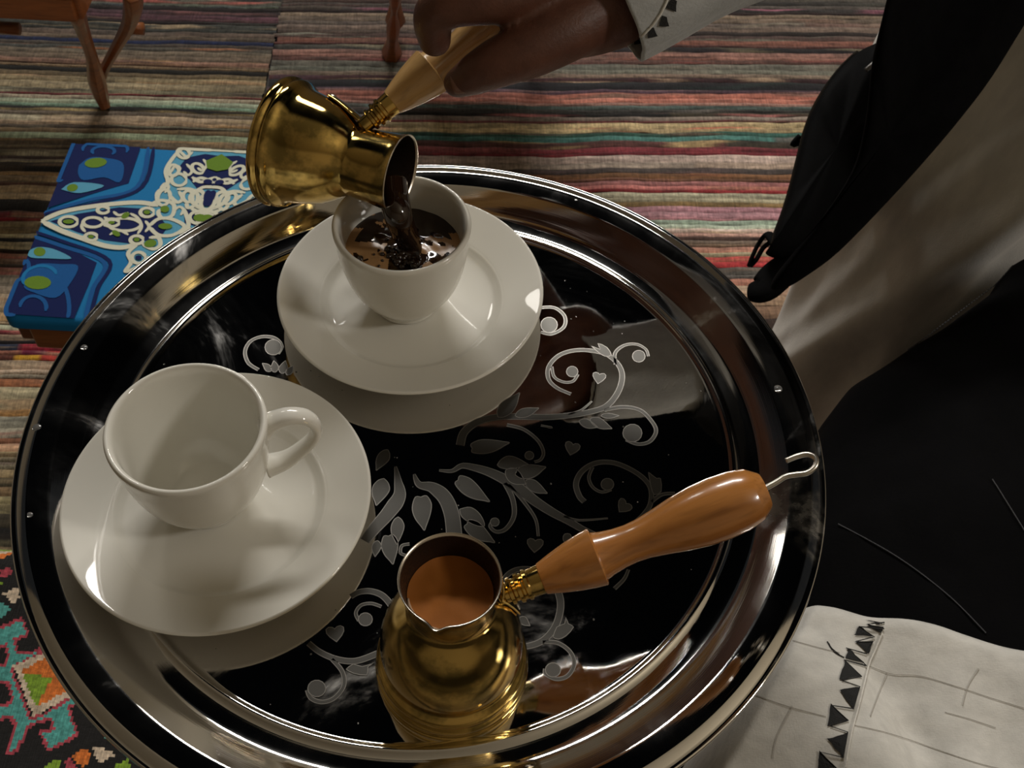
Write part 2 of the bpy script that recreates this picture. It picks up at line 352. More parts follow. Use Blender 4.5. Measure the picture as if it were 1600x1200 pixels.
# ------------------------------------------------------------------ stools
def printed_top(root, Z, M=None):
    """the arabesque print as flat ink shapes on the cloth, in surveyed coordinates, mirrored about its own centre line"""
    pass
def K(x, y): return (x/3.4275, 210+y/3.4275)
ZS = .28
def blue_stool():
    A = on(112, 222, ZS); x0 = A.x; y1 = A.y; y0 = on(10, 497, ZS).y
    xc = on(*K(1150, 250), ZS).x; x1 = 2*xc-x0
    root = empty('folding_stool', ((x0+x1)/2, (y0+y1)/2, 0), 'low wooden stool with a bright blue arabesque cloth top, beside the tray', 'stool', 'low stools with blue cloth tops')
    O = root.location
    def L(p): return Vector(p)-O
    mb = MB(); ns = 24; th = .022
    # padded cloth top: rounded edges
    def padded(name, mat, x0, x1, y0, y1, ztop, th, rad, drop=.0):
        mb = MB(); rings = []
        prof = [(0.0, -th), (0, -rad)] + [(rad*(1-math.cos(a)), -rad+rad*math.sin(a)) for a in (R(22), R(45), R(68), R(90))] + [(.05, .001)]
        vs = []; nn = 0
        for ins, dz in prof:
            r0 = max(.004, .012-ins*.3); ring = []
            for cx_, cy_, a0 in ((x1-ins-r0, y1-ins-r0, 0), (x0+ins+r0, y1-ins-r0, 90), (x0+ins+r0, y0+ins+r0, 180), (x1-ins-r0, y0+ins+r0, 270)):
                for k in range(5):
                    a = R(a0+k*22.5); ring.append((cx_+r0*math.cos(a), cy_+r0*math.sin(a), ztop+dz))
            rings.append(ring)
        n_ = len(rings[0])
        for r_ in rings: vs += r_
        fs = [(j*n_+i, j*n_+(i+1) % n_, (j+1)*n_+(i+1) % n_, (j+1)*n_+i) for j in range(len(rings)-1) for i in range(n_)]
        fs.append(tuple((len(rings)-1)*n_+i for i in range(n_))); fs.append(tuple(reversed(range(n_))))
        vs = [Vector(q)-O for q in vs]
        return mb.add(vs, fs).build(name, mat, root, True, 50)
    padded('cloth_top', p_blue, x0, x1, y0, y1, ZS-.0005, .013, .006)
    # ink
    pr = MB(); cnt = [0]
    def P(x, y, mirror=False, dz=0):
        p = on(*K(x, y), ZS); p = p.copy()
        if mirror: p.x = 2*xc-p.x
        p.x = min(max(p.x, x0+.003), x1-.003); p.y = min(max(p.y, y0+.003), y1-.003); cnt[0] += .0000001; p.z = ZS+.0006+dz+cnt[0]+(.00001 if mirror else 0)
        if x >= 1150: p.x = xc
        return p-O
    def poly(pts, mi, level, sm=0):
        q = [tuple(p) for p in pts]
        if sm: q = spline(q+[q[0]], sm)[:-1]
        for mir in (False, True):
            vs = [P(x, y, mir, level*.0002) for x, y in q]
            f_ = tuple(range(len(vs)))
            pr.add(vs, [f_ if mir else tuple(reversed(f_))], mi)
    def line(pts, w_, mi, level, k=6):
        q = spline([tuple(p) for p in pts], k); m = len(q)
        for mir in (False, True):
            w3 = [P(x, y, mir, level*.0002) for x, y in q]; vs = []
            for i, p in enumerate(w3):
                t = w3[min(i+1, m-1)]-w3[max(i-1, 0)]; t = t.normalized() if t.length > 1e-7 else Vector((1, 0, 0)); nrm = Vector((-t.y, t.x, 0))
                tw = w_*(1 if 1 < i < m-2 else .6)
                vs += [p+nrm*tw/2, p-nrm*tw/2]
            fs = [(2*i, 2*i+1, 2*i+3, 2*i+2) for i in range(m-1)]
            if not mir: fs = [tuple(reversed(f_)) for f_ in fs]
            pr.add(vs, fs, mi)
    def ell(cx_, cy_, a, b, rot, mi, lv, n=16):
        ca, sa = math.cos(R(rot)), math.sin(R(rot))
        poly([(cx_+a*math.cos(t)*ca-b*math.sin(t)*sa, cy_+a*math.cos(t)*sa+b*math.sin(t)*ca) for t in [2*PI*i/n for i in range(n)]], mi, lv)
    def ring(cx_, cy_, a, b, rot, w_, mi, lv, t0=0, t1=360, n=14):
        ca, sa = math.cos(R(rot)), math.sin(R(rot))
        line([(cx_+a*math.cos(t)*ca-b*math.sin(t)*sa, cy_+a*math.cos(t)*sa+b*math.sin(t)*ca) for t in [R(t0+(t1-t0)*i/n) for i in range(n+1)]], w_, mi, lv, 2)
    NV, MD, WH, GR, TE, BL = 0, 1, 2, 3, 4, 5
    # corner panels
    poly([(385, 45), (760, 55), (690, 265), (480, 325), (230, 395), (300, 240)], NV, 1)
    poly([(140, 560), (330, 590), (520, 690), (480, 800), (410, 960), (395, 1000), (-30, 960), (60, 700)], NV, 1)
    for off, w_, mi in ((0, .0042, MD), (28, .0042, NV)):
        line([(800+off, 50), (735+off, 285), (480+off, 355+off*.6), (215, 425+off*.3)], w_, mi, 2)
    for off, w_, mi in ((0, .0042, MD), (26, .0036, NV)):
        line([(165, 545-off), (330, 600-off), (560+off, 690-off*.4), (500+off, 830), (455+off, 1000)], w_, mi, 2)
    # vases and leaves in the corners
    poly([(425, 170), (480, 130), (560, 130), (650, 150), (665, 200), (640, 262), (560, 235), (450, 250), (420, 215)], MD, 3, 4)
    ring(565, 85, 120, 48, 0, .0034, MD, 3, 170, 380); ring(555, 95, 60, 26, 0, .0034, MD, 3, 150, 400)
    ring(350, 150, 45, 110, 20, .0038, MD, 3, 60, 260)
    ell(515, 158, 60, 26, -6, GR, 5); poly([(330, 300), (400, 262), (560, 280), (430, 320)], TE, 4, 4); ell(390, 292, 30, 20, -10, GR, 5)
    poly([(150, 760), (200, 700), (330, 700), (420, 710), (380, 800), (300, 880), (180, 850), (130, 820)], MD, 3, 4)
    ring(215, 770, 90, 60, -10, .0034, BL, 4, 150, 360); ell(205, 800, 72, 36, 0, GR, 5)
    poly([(140, 640), (200, 610), (290, 620), (385, 670), (260, 670), (170, 665)], TE, 4, 4); ell(215, 635, 32, 24, 0, GR, 5)
    ring(110, 900, 70, 130, 15, .004, MD, 3, 100, 300); ring(180, 930, 70, 60, 0, .0036, MD, 3, 180, 380); ring(330, 900, 40, 110, -8, .0036, MD, 3, 250, 420)
    ring(110, 740, 40, 70, 25, .0034, MD, 3, 200, 380)
    # medallion ground
    poly([(225, 470), (330, 425), (470, 398), (640, 378), (760, 372), (850, 385), (850, 320), (900, 250), (905, 180), (960, 95), (1000, 70), (1150, 80), (1150, 620), (1000, 560),
          (900, 600), (830, 640), (740, 720), (680, 735), (700, 640), (640, 610), (560, 600), (440, 560), (330, 520)], TE, 2)
    poly([(270, 470), (420, 430), (640, 395), (760, 402), (860, 450), (900, 500), (860, 560), (700, 590), (560, 572), (420, 530)], NV, 3)
    poly([(960, 180), (1000, 130), (1100, 110), (1150, 120), (1150, 300), (1060, 300), (1020, 250), (980, 220)], NV, 3)
    poly([(985, 400), (1040, 420), (1150, 400), (1150, 470), (1060, 500), (990, 480)], NV, 3)
    for q in ([(225, 470), (330, 424), (470, 396), (640, 376), (760, 372), (850, 388)], [(225, 470), (330, 522), (440, 562), (560, 602), (660, 612), (745, 590)]):
        line(q, .0056, WH, 5)
    for q in ([(850, 388), (845, 320), (900, 270), (890, 200), (930, 130), (975, 85), (1010, 70), (1060, 85), (1150, 90)],
              [(745, 590), (690, 640), (705, 690), (675, 740), (740, 715), (800, 660)], [(800, 390), (860, 360), (930, 380), (925, 440), (870, 455), (850, 420), (885, 405)],
              [(950, 300), (1020, 300), (1060, 330), (1050, 380), (1010, 400), (1000, 370)], [(905, 330), (950, 370), (980, 350), (960, 310)],
              [(1020, 400), (1080, 430), (1120, 440), (1150, 430)], [(960, 540), (1010, 500), (1000, 440), (980, 400)], [(800, 500), (850, 460), (920, 460), (990, 500), (930, 545), (850, 545), (800, 500)],
              [(760, 590), (820, 620), (860, 600), (850, 560), (800, 560)], [(1030, 235), (1080, 262), (1150, 235)], [(1035, 262), (1080, 240), (1150, 268)],
              [(1040, 320), (1090, 290), (1150, 290)], [(1050, 300), (1020, 350), (1070, 400), (1150, 415)]):
        line(q, .0040, WH, 5)
    for q in ([(1000, 165), (1030, 200), (1010, 225), (985, 205)], [(1090, 140), (1110, 170), (1085, 200), (1060, 185)], [(930, 420), (960, 395), (985, 410), (970, 440)], [(1075, 300), (1095, 330), (1070, 350)],
              [(860, 300), (885, 270), (905, 290), (885, 320)], [(915, 215), (940, 175), (965, 190), (945, 225), (920, 235)], [(700, 430), (740, 455), (760, 500), (740, 540)], [(455, 470), (440, 500), (460, 530)], [(560, 450), (585, 470), (560, 500)],
              [(1000, 500), (1040, 520), (1100, 510)], [(780, 470), (800, 500), (780, 530)], [(610, 420), (640, 440), (690, 425)], [(590, 545), (640, 520), (690, 545)], [(965, 95), (1000, 125), (1035, 100)]):
        line(q, .0030, WH, 5)
    for e in ((370, 475, 48, 28, 0), (500, 478, 52, 26, 0), (670, 490, 85, 34, 0), (555, 412, 30, 18, 0), (490, 556, 32, 20, 0), (735, 572, 34, 22, 0), (790, 425, 36, 24, 0),
              (600, 480, 40, 20, 0), (1062, 190, 34, 24, 30), (985, 108, 34, 26, 20), (960, 250, 40, 32, 0), (880, 345, 32, 44, 20), (1065, 350, 34, 40, 0),
              (1070, 452, 52, 34, 0), (745, 668, 36, 30, 0), (930, 200, 26, 30, 0), (1110, 370, 34, 46, 0), (1010, 340, 28, 30, 0)):
        ring(*e, .0036, WH, 5)
    for e in ((370, 475, 30, 12, 0), (675, 442, 24, 14, -30), (625, 538, 24, 14, 30), (888, 500, 38, 16, 0), (885, 408, 24, 18, 0), (808, 592, 34, 20, -10), (1072, 455, 34, 20, 0),
              (600, 480, 18, 8, 0), (490, 556, 16, 9, 0), (735, 572, 16, 10, 0), (790, 425, 18, 11, 0)):
        ell(*e, GR, 6)
    poly([(1105, 150), (1150, 112), (1150, 205), (1112, 190)], GR, 6)
    for e in ((1118, 350, 26, 44, 0), (1115, 262, 24, 14, 0), (745, 668, 18, 12, 0)): ell(*e, NV, 6)
    pr.build('printed_arabesque', [p_navy, p_mid, p_white, p_green, p_teal, p_blue], root, False)
    wood_frame(root, x0, x1, y0, y1, ZS-.0135)
    return root
def wood_frame(root, x0, x1, y0, y1, zt):
    O = root.location
    def V(x, y, z): return Vector((x, y, z))-O
    ap = .028
    for nm, a, b in (('apron', (x0+.02, y0+.009), (x1-.02, y0+.009)), ('apron', (x0+.02, y1-.012), (x1-.02, y1-.012)), ('apron', (x0+.012, y0+.01), (x0+.012, y1-.01)), ('apron', (x1-.012, y0+.01), (x1-.012, y1-.01))):
        bevel(MB().beam(V(*a, zt-ap/2), V(*b, zt-ap/2), .016, ap).build(nm, stoolwood, root, False), .002)
    for y in (y0+.032, y1-.032):
        for s_ in (1, -1):
            xa, xb = (x0+.03, x1-.02) if s_ > 0 else (x1-.03, x0+.02)
            yo = y+(.008 if s_ > 0 else -.008)
            q = spline([(xa, yo, zt-.01), (xa+(xb-xa)*.28, yo, zt*.70), (xa+(xb-xa)*.62, yo, zt*.36), (xb, yo, .0125)], 5)
            m = len(q); wds = [.014+.006*math.cos(PI*2*i/(m-1)) for i in range(m)]
            bevel(MB().tube([V(*p) for p in q], wds, 4, upv=(0, 1, 0), flat_=.55).build('leg', stoolwood, root, False), .0015)
    for xx, zz in ((x0+.06, zt*.72), (x1-.06, zt*.72), (x0+.06, zt*.2), (x1-.06, zt*.2)):
        MB().tube([V(xx, y0+.02, zz), V(xx, y1-.02, zz)], .007, 10).build('stretcher', stoolwood, root)
blue_stool()

def far_stool(label, corner, foot, side, x1w, dy, traced=None):
    """a stool at the edge of the frame: corner = its near corner under the cloth"""
    Z = .27; A = on(*corner, Z)
    x_a, x_b = (A.x-x1w, A.x) if side > 0 else (A.x, A.x+x1w)
    y_a, y_b = A.y, A.y+dy
    root = empty('folding_stool', ((x_a+x_b)/2, (y_a+y_b)/2, 0), label, 'stool', 'low stools with blue cloth tops'); O = root.location
    V = lambda x, y, z: Vector((x, y, z))-O
    top = MB().box(V(x_a, y_a, Z), V(x_b, y_b, Z+.02)).build('cloth_top', p_blue, root, False); bevel(top, .006, 3)
    mb = MB(); rnd = random.Random(4)
    for i in range(26):
        cx_, cy_ = rnd.uniform(x_a+.03, x_b-.03), y_a+.02+rnd.random()*(dy-.05); r_ = rnd.uniform(.01, .02)
        pts = [(cx_+r_*math.cos(t), cy_+r_*.8*math.sin(t)) for t in [R(330*k/12+i*50) for k in range(13)]]; vs = []
        for k, (x, y) in enumerate(pts):
            n_ = Vector((x-cx_, y-cy_, 0)).normalized()*.0018; vs += [V(x, y, Z+.0212)+n_, V(x, y, Z+.0212)-n_]
        mb.add(vs, [(2*k, 2*k+2, 2*k+3, 2*k+1) for k in range(12)], i % 3)
    mb.build('printed_scrolls', [p_white, p_navy, p_green], root, False)
    for a, b in (((x_a+.01, y_a+.012), (x_b-.01, y_a+.012)), ((x_a+.01, y_b-.012), (x_b-.01, y_b-.012)), ((x_b-.012, y_a+.01), (x_b-.012, y_b-.01)), ((x_a+.012, y_a+.01), (x_a+.012, y_b-.01))):
        bevel(MB().beam(V(*a, Z-.016), V(*b, Z-.016), .016, .03).build('apron', stoolwood, root, False), .002)
    ft = on(*foot, .006)
    xs = x_b if side > 0 else x_a; sg = 1 if side > 0 else -1
    def leg(p, q, bow):
        pts = spline([p, tuple(a*.62+b*.38+c for a, b, c in zip(p, q, bow)), tuple(a*.3+b*.7+c*.6 for a, b, c in zip(p, q, bow)), q], 6); m = len(pts)
        wds = [.019-.010*math.sin(PI*min(1, i/(m-1)*1.05))+.003*math.cos(6*PI*i/(m-1)) for i in range(m)]
        bevel(MB().tube([V(*k) for k in pts], wds, 6, upv=(1, 0, 0), flat_=.7).build('leg', stoolwood, root, True), .001)
    fx, fy = ft.x, ft.y
    ym = (y_a+y_b)/2
    if traced:
        for tr_ in traced:
            q = spline([(*on(x, y, z), r_) for x, y, z, r_ in tr_], 6)
            bevel(MB().tube([V(*k[:3]) for k in q], [k[3] for k in q], 8, upv=(1, 0, 0), flat_=.8).build('leg', stoolwood, root, True), .001)
        MB().tube([V(*on(196, 44, .15)), V(*on(224, 45, .15))], .008, 14).build('peg', stoolwood, root)
        MB().tube([V(*on(-12, 42, .15)), V(*on(30, 45, .15))], .008, 14).build('peg', stoolwood, root)
    else:
        leg((xs-sg*.02, y_a+.015, Z-.005), (fx, fy, .008), (0, .004, 0))
        leg((xs-sg*.02, y_b-.02, Z-.005), (fx+.004, fy+.03, .04), (sg*.01, 0, 0))
        MB().tube([V(x_a-.012, ym+.02, .15), V(x_b+.012, ym+.02, .15)], .008, 12).build('stretcher', stoolwood, root)
    xo = x_a+.03 if side > 0 else x_b-.03
    leg((xo, y_a+.015, Z-.005), (xo+sg*.02, fy, .008), (0, .004, 0)); leg((xo, y_b-.02, Z-.005), (xo+sg*.02, fy+.04, .008), (0, 0, 0))
    return root
far_stool('wooden stool with splayed legs at the upper left corner, its top mostly out of view', (122, 3), (166, 170), 1, .34, .22,
    [[(104, -10, .262, .015), (116, 12, .245, .0145), (128, 45, .19, .0110), (143, 88, .12, .0095), (151, 125, .06, .0145), (158, 150, .025, .0125), (165, 169, .008, .0085)],
     [(206, -14, .262, .015), (208, 8, .23, .0145), (202, 36, .18, .012), (186, 66, .13, .0095), (166, 102, .07, .0085), (158, 122, .045, .009)]])
far_stool('low wooden stool at the top edge beyond the pouring coffee pot, one leg in view', (592, -60), (612, 84), -1, .235, .22)

# ------------------------------------------------------------------ kilim floor cushion
def kilim():
    Z = .25; k = 2.857
    def W(x, y): return on(x/k, 780+y/k, Z)
    yt = on(0, 838, Z).y; x_hi = on(260, 1200, Z).x+.03; x_lo = x_hi-.5; y_lo = yt-.52
    root = empty('floor_cushion', ((x_lo+x_hi)/2, (yt+y_lo)/2, 0), 'kilim covered floor cushion, black wool with teal hooked star and orange green diamond', 'cushion'); O = root.location
    TEAL, RED, WHT, ORG, GRN, BLK = '4f9a92', 'a8404c', 'c8b49c', 'd0702c', '7a9a2c', '12100f'
    teal = [[(-80, 600), (5, 580), (95, 540), (118, 605), (60, 618), (72, 695), (150, 690), (195, 670), (150, 700), (50, 745), (55, 790), (130, 985), (190, 975), (330, 885), (350, 900), (300, 925), (335, 1050), (220, 1112), (190, 1045), (248, 1030), (235, 975), (180, 985), (125, 1010), (100, 1060), (68, 1115), (38, 1132), (78, 1010), (50, 960), (-80, 1000), (-80, 930), (40, 930), (60, 880), (40, 810), (-80, 800), (-80, 760), (20, 750), (40, 700), (30, 640), (-80, 690)],
            [(470, 1060), (500, 1050), (560, 1100), (540, 1110)], [(-30, 455), (20, 465), (45, 490), (10, 530), (-30, 520)]]
    shapes = [([(60, 745), (195, 685), (335, 870), (150, 972)], WHT), ([(98, 765), (205, 708), (305, 855), (165, 930)], ORG), ([(98, 772), (235, 800), (160, 930)], GRN),
              ([(-60, 165), (52, 165), (52, 178), (-60, 178)], ORG), ([(-60, 178), (52, 178), (40, 200), (-60, 215)], GRN), ([(-60, 215), (52, 195), (52, 212), (-60, 260)], WHT), ([(-60, 245), (52, 212), (20, 250), (-60, 290)], ORG),
              ([(0, 320), (35, 298), (55, 330), (30, 355), (0, 345)], RED), ([(10, 420), (60, 400), (85, 390), (88, 440), (65, 470), (30, 440)], WHT),
              ([(-20, 375), (15, 375), (-5, 390)], GRN),
              ([(195, 1195), (240, 1165), (270, 1170), (265, 1230), (215, 1230)], GRN), ([(290, 1165), (310, 1160), (350, 1200), (340, 1230), (290, 1230)], RED),
              ([(320, 1150), (365, 1118), (400, 1125), (400, 1180), (370, 1200)], ORG), ([(415, 1105), (440, 1100), (520, 1140), (470, 1160), (450, 1185), (425, 1150)], WHT),
              ([(515, 1190), (570, 1160), (580, 1200), (560, 1230), (520, 1230)], GRN)]
    def c2p(p):   # world point on the top -> survey coordinates
        q = Vector(p)-CAM; t = q.dot(FW); return ((800+F*q.dot(RT)/t)*k, (600-F*q.dot(UP)/t-780)*k)
    def dseg(x, y, a, b):
        ax, ay = a; bx, by = b; dx, dy = bx-ax, by-ay; t = clamp01(((x-ax)*dx+(y-ay)*dy)/(dx*dx+dy*dy+1e-9)); return math.hypot(x-ax-dx*t, y-ay-dy*t)
    def colour(x, y):
        for poly, c in reversed(shapes):
            if pip(x, y, poly): return c
        for poly in teal:
            if pip(x, y, poly): return TEAL
        if -90 < x < 400 and 500 < y < 1180:
            for poly in teal[:1]:
                if min(dseg(x, y, poly[i], poly[(i+1) % len(poly)]) for i in range(len(poly))) < 13: return RED
        if x < -80 or y > 1240:    # the pattern goes on beyond the frame
            x2, y2 = (x+480*3) % 480-60, (y+700*3) % 700+500
            for poly, c in reversed(shapes):
                if pip(x2, y2, poly): return c
            for poly in teal:
                if pip(x2, y2, poly): return TEAL
        return BLK
    cs = .0021; nx = int((x_hi-x_lo)/cs); ny = int((yt-y_lo)/cs)
    vs = []; cols = []; fs = []
    rr_ = .03
    for j in range(ny+1):
        for i in range(nx+1):
            x = x_lo+i*cs; y = y_lo+j*cs
            e = min(x-x_lo, x_hi-x, y-y_lo, yt-y); e = max(0, min(rr_, e)); dz = rr_-math.sqrt(max(0, rr_**2-(rr_-e)**2))
            z = Z-dz+.0006*math.sin(i*PI)+.001*noise.noise(Vector((x*30, y*30, 0)))+(.0005 if i % 2 else 0)
            vs.append(Vector((x, y, z))-O)
    cache = {}
    me = bpy.data.meshes.new('kilim_cover')
    for j in range(ny):
        for i in range(nx):
            fs.append((j*(nx+1)+i, j*(nx+1)+i+1, (j+1)*(nx+1)+i+1, (j+1)*(nx+1)+i))
            cols.append(colour(*c2p((x_lo+(i+.5)*cs, y_lo+(j+.5)*cs, Z))))
    me.from_pydata(vs, [], fs); ca = me.color_attributes.new('Col', 'FLOAT_COLOR', 'CORNER')
    tab = {h: boost(h, 1.25) for h in set(cols)}; out = []
    rnd = random.Random(2)
    for h in cols:
        q = rnd.uniform(.82, 1.15); c = tuple(clamp01(v_*q) for v_ in tab[h])+(1,)
        out += list(c)*4
    ca.data.foreach_set('color', out)
    o = finish('kilim_cover', me, kil, root)
    body = MB().box(Vector((x_lo+.001, y_lo+.001, .008))-O, Vector((x_hi-.001, yt-.001, Z-.031))-O).build('cushion_side', black_m, root, False); bevel(body, .004)
kilim()

# ------------------------------------------------------------------ table that carries the tray (hidden below it)
tb = empty('side_table', (0, 0, 0), 'small round dark wooden table underneath the steel tray', 'table')
ZF = T-.0405*S            # tray floor
MB().lathe([(0.0001, ZF-.0225), (.118, ZF-.0225), (.124, ZF-.018), (.124, ZF-.008), (.118, ZF-.0035), (.0001, ZF-.0035)], 64).build('table_top', darkwood, tb, True, 40)
MB().lathe([(0.0001, .05), (.03, .05), (.022, .12), (.018, .3), (.022, .5), (.04, ZF-.0225), (.0001, ZF-.0225)], 32).build('pedestal', darkwood, tb, True, 40)
for k in range(3):
    a = R(30+120*k); MB().beam((0.01*math.cos(a), .01*math.sin(a), .075), (.11*math.cos(a), .11*math.sin(a), .018), .024, .03).build('foot', darkwood, tb, False)

# ------------------------------------------------------------------ the steel tray
tray = empty('serving_tray', (0, 0, ZF-.0035), 'large round polished steel tray with a wide rim and etched scrolls', 'tray')
def tl(p): return Vector(p)-tray.location
prof = [(.0, -.0405), (.40, -.0405), (.762, -.0405), (.770, -.0398), (.776, -.0345), (.782, -.0325), (.788, -.0345), (.794, -.0372), (.802, -.0375), (.826, -.0365), (.838, -.0345), (.846, -.031),
        (.856, -.0255), (.872, -.0165), (.888, -.0085), (.902, -.0015), (.909, .002), (.9135, .0042), (.918, .0052), (.925, .0062), (.938, .0085), (.952, .0095), (.9585, .0098), (.962, .0104), (.966, .0098), (.974, .0085), (.984, .0060), (.990, .0045),
        (.9935, .0055), (.9970, .0062), (1.0, .0042), (1.001, .0), (.999, -.005), (.994, -.0065), (.989, -.003), (.984, -.0005), (.966, .0035), (.950, .0045), (.925, -.001), (.905, -.009), (.89, -.015), (.870, -.025), (.846, -.0375), (.80, -.0435), (.765, -.0465), (.40, -.0465), (.0, -.0465)]
prof = [(max(r, .0005)*S, T+z*S) for r, z in prof]
MB().lathe([(r, z-tray.location.z) for r, z in prof], 256).build('tray_dish', steel, tray, True, 60)
def etched():
    Z0 = ZF+.00012
    def W(x, y, dz=0):
        p = on(x, y, ZF); return Vector((p.x, p.y, Z0+dz))-tray.location
    def strip(mb, pts, wd, dz, mi=0):
        m = len(pts); vs = []
        for i, p in enumerate(pts):
            t = (pts[min(i+1, m-1)]-pts[max(i-1, 0)]); t = t.normalized() if t.length > 1e-8 else Vector((1, 0, 0)); n_ = Vector((-t.y, t.x, 0)); q = wd[i]/2
            vs += [p+n_*q+Vector((0, 0, dz)), p-n_*q+Vector((0, 0, dz))]
        mb.add(vs, [(2*i, 2*i+1, 2*i+3, 2*i+2) for i in range(m-1)], mi)
    cur = [None]
    def piece(nm):
        if cur[0]: cur[0].build(cur[1], [etch, etchline], tray, False)
        cur[:] = [MB() if nm else None, nm]
    def stem(pts, w0, w1=None, wm=None):
        """px points; widths in mm at the start / middle / end"""
        w1 = w0 if w1 is None else w1; wm = (w0+w1)/2 if wm is None else wm
        q = [W(x, y) for x, y in spline([tuple(map(float, p)) for p in pts], 7)]; m = len(q)
        wd = []
        for i in range(m):
            t = i/(m-1); wd.append((w0+(wm-w0)*t*2 if t < .5 else wm+(w1-wm)*(t-.5)*2)*.001)
        piece('etched_stem'); strip(cur[0], q, [v_+.0006 for v_ in wd], 0, 1); strip(cur[0], q, [max(.0002, v_-.0001) for v_ in wd], .00006)
    def shape(pts, sm=5, nm='etched_bud'):
        piece(nm)
        q = [tuple(map(float, p)) for p in pts]
        if sm: q = spline(q+[q[0]], sm)[:-1]
        w_ = [W(x, y) for x, y in q]; c = sum(w_, Vector())/len(w_)
        n_ = len(w_); vs = [c]+w_
        fs = [(0, 1+(i+1) % n_, 1+i) for i in range(n_)]
        cur[0].add([v_+Vector((0, 0, .00004)) for v_ in vs], fs)
        strip(cur[0], w_+[w_[0]], [.00035]*(n_+1), .0001, 1)
    def dot(x, y, r): shape([(x+r*math.cos(t), y+r*.93*math.sin(t)) for t in [2*PI*i/14 for i in range(14)]], 0, 'etched_dot')
    def leaf(ax, ay, bx, by, wd, bend=0, notch=False):
        dx, dy = bx-ax, by-ay; L = math.hypot(dx, dy); ux, uy = dx/L, dy/L; nx_, ny_ = -uy, ux; P_ = []
        for t, s_ in ((0, 0), (.1, .55), (.3, .95), (.5, 1), (.7, .75), (.88, .3), (1, 0), (.88, -.25), (.7, -.6), (.5, -.9), (.3, -1), (.1, -.6)):
            b_2 = bend*math.sin(PI*t); P_.append((ax+dx*t+nx_*(s_*wd/2+b_2), ay+dy*t+ny_*(s_*wd/2+b_2)))
        if notch: P_[0] = (ax+dx*.12, ay+dy*.12)
        shape(P_, 3, 'etched_leaf')
    def heart(x, y, sz, rot):
        pts = []
        for i in range(18):
            t = 2*PI*i/18; hx = .8*math.sin(t)**3; hy = -(.65*math.cos(t)-.25*math.cos(2*t)-.1*math.cos(3*t)); a = R(rot)
            pts.append((x+sz*(hx*math.cos(a)-hy*math.sin(a)), y+sz*(hx*math.sin(a)+hy*math.cos(a))))
        shape(pts, 0, 'etched_heart')
    # vine towards the upper right
    stem([(719, 696), (725, 676), (745, 660), (775, 652), (810, 651), (850, 652), (882, 650), (916, 645), (947, 635), (966, 612), (972, 586), (963, 566), (942, 552), (906, 547), (876, 554), (858, 572), (857, 592), (870, 606), (892, 616)], 3.5, 1.2, 2.3)
    stem([(862, 573), (866, 589), (880, 597), (895, 596), (903, 585)], 1, .9); dot(894, 581, 9)
    heart(936, 590, 13, 10)
    stem([(962, 570), (961, 552), (975, 540), (994, 538), (1009, 546), (1013, 557)], 1.3, .8); dot(998, 557, 10)
    shape([(924, 541), (938, 546), (934, 537), (948, 543), (955, 555), (945, 557), (934, 550)], 2)
    stem([(944, 641), (973, 636), (1000, 641), (1018, 658), (1025, 674), (1015, 690), (996, 694), (978, 687)], 1.5, 1.2); dot(988, 677, 15)
    stem([(888, 648), (908, 641), (925, 627)], .9, .3)
    leaf(905, 658, 934, 668, 13); leaf(922, 655, 956, 670, 15); leaf(939, 650, 967, 650, 8); heart(894, 700, 15, 15)
    stem([(792, 664), (818, 671), (840, 688), (849, 706), (845, 718), (835, 722)], 1.3, .8); dot(827, 712, 7)
    leaf(730, 702, 796, 692, 22, 0, True)
    stem([(845, 665), (862, 668), (856, 668)], .6, .2)
    leaf(805, 650, 842, 638, 14); leaf(778, 652, 812, 614, 22)
    # vine towards the right
    stem([(686, 735), (706, 736), (722, 728), (742, 731), (765, 738), (790, 750), (812, 764), (836, 783), (862, 800), (886, 813), (910, 827), (935, 838)], .6, 2.0, 5.2)
    stem([(881, 807), (905, 813), (950, 810)], .9, .2)
    stem([(985, 822), (1004, 806), (1016, 788), (1017, 765), (1006, 748), (984, 733), (957, 723), (930, 724), (909, 737), (900, 756), (905, 775), (913, 784)], 1.6, 2.2, 1.9)
    stem([(926, 730), (920, 746), (926, 761), (940, 769), (955, 765)], 1, .9); dot(949, 757, 10)
    heart(975, 791, 15, 40); stem([(1018, 784), (1034, 773), (1055, 771)], 1.3, 1)
    shape([(1013, 738), (1026, 748), (1032, 748), (1033, 768), (1022, 773), (1017, 760)], 2)
    leaf(777, 727, 825, 726, 20, -4); leaf(805, 742, 853, 730, 22); leaf(820, 752, 855, 771, 17); leaf(790, 735, 822, 757, 22)
    stem([(789, 755), (801, 780), (803, 806), (791, 826), (776, 831), (766, 823), (769, 815)], 2, .8); dot(773, 816, 7)
    stem([(795, 757), (820, 786), (837, 812), (841, 838)], 1.3, .7); heart(836, 851, 16, 5)
    leaf(709, 746, 765, 784, 25, 0, True); leaf(657, 770, 663, 829, 30, 0, True)
    shape([(718, 796), (735, 793), (750, 804), (757, 822), (740, 820), (722, 808)], 4); leaf(724, 815, 773, 848, 24, 0, True)
    leaf(882, 835, 893, 850, 14)
    # the two leaf-bladed stems in the middle
    stem([(647, 741), (655, 757), (676, 762), (695, 778), (706, 805), (710, 840)], .5, 6.4, 6.0)
    stem([(618, 729), (622, 752), (624, 775), (608, 800), (586, 825), (570, 845)], .5, 4, 6.5)
    leaf(622, 808, 620, 851, 20); leaf(606, 832, 614, 882, 26, 0, True); leaf(600, 748, 588, 790, 26); leaf(606, 703, 588, 735, 18)
    stem([(640, 850), (628, 853), (626, 864), (634, 868)], .9, .8); leaf(590, 845, 586, 870, 14)
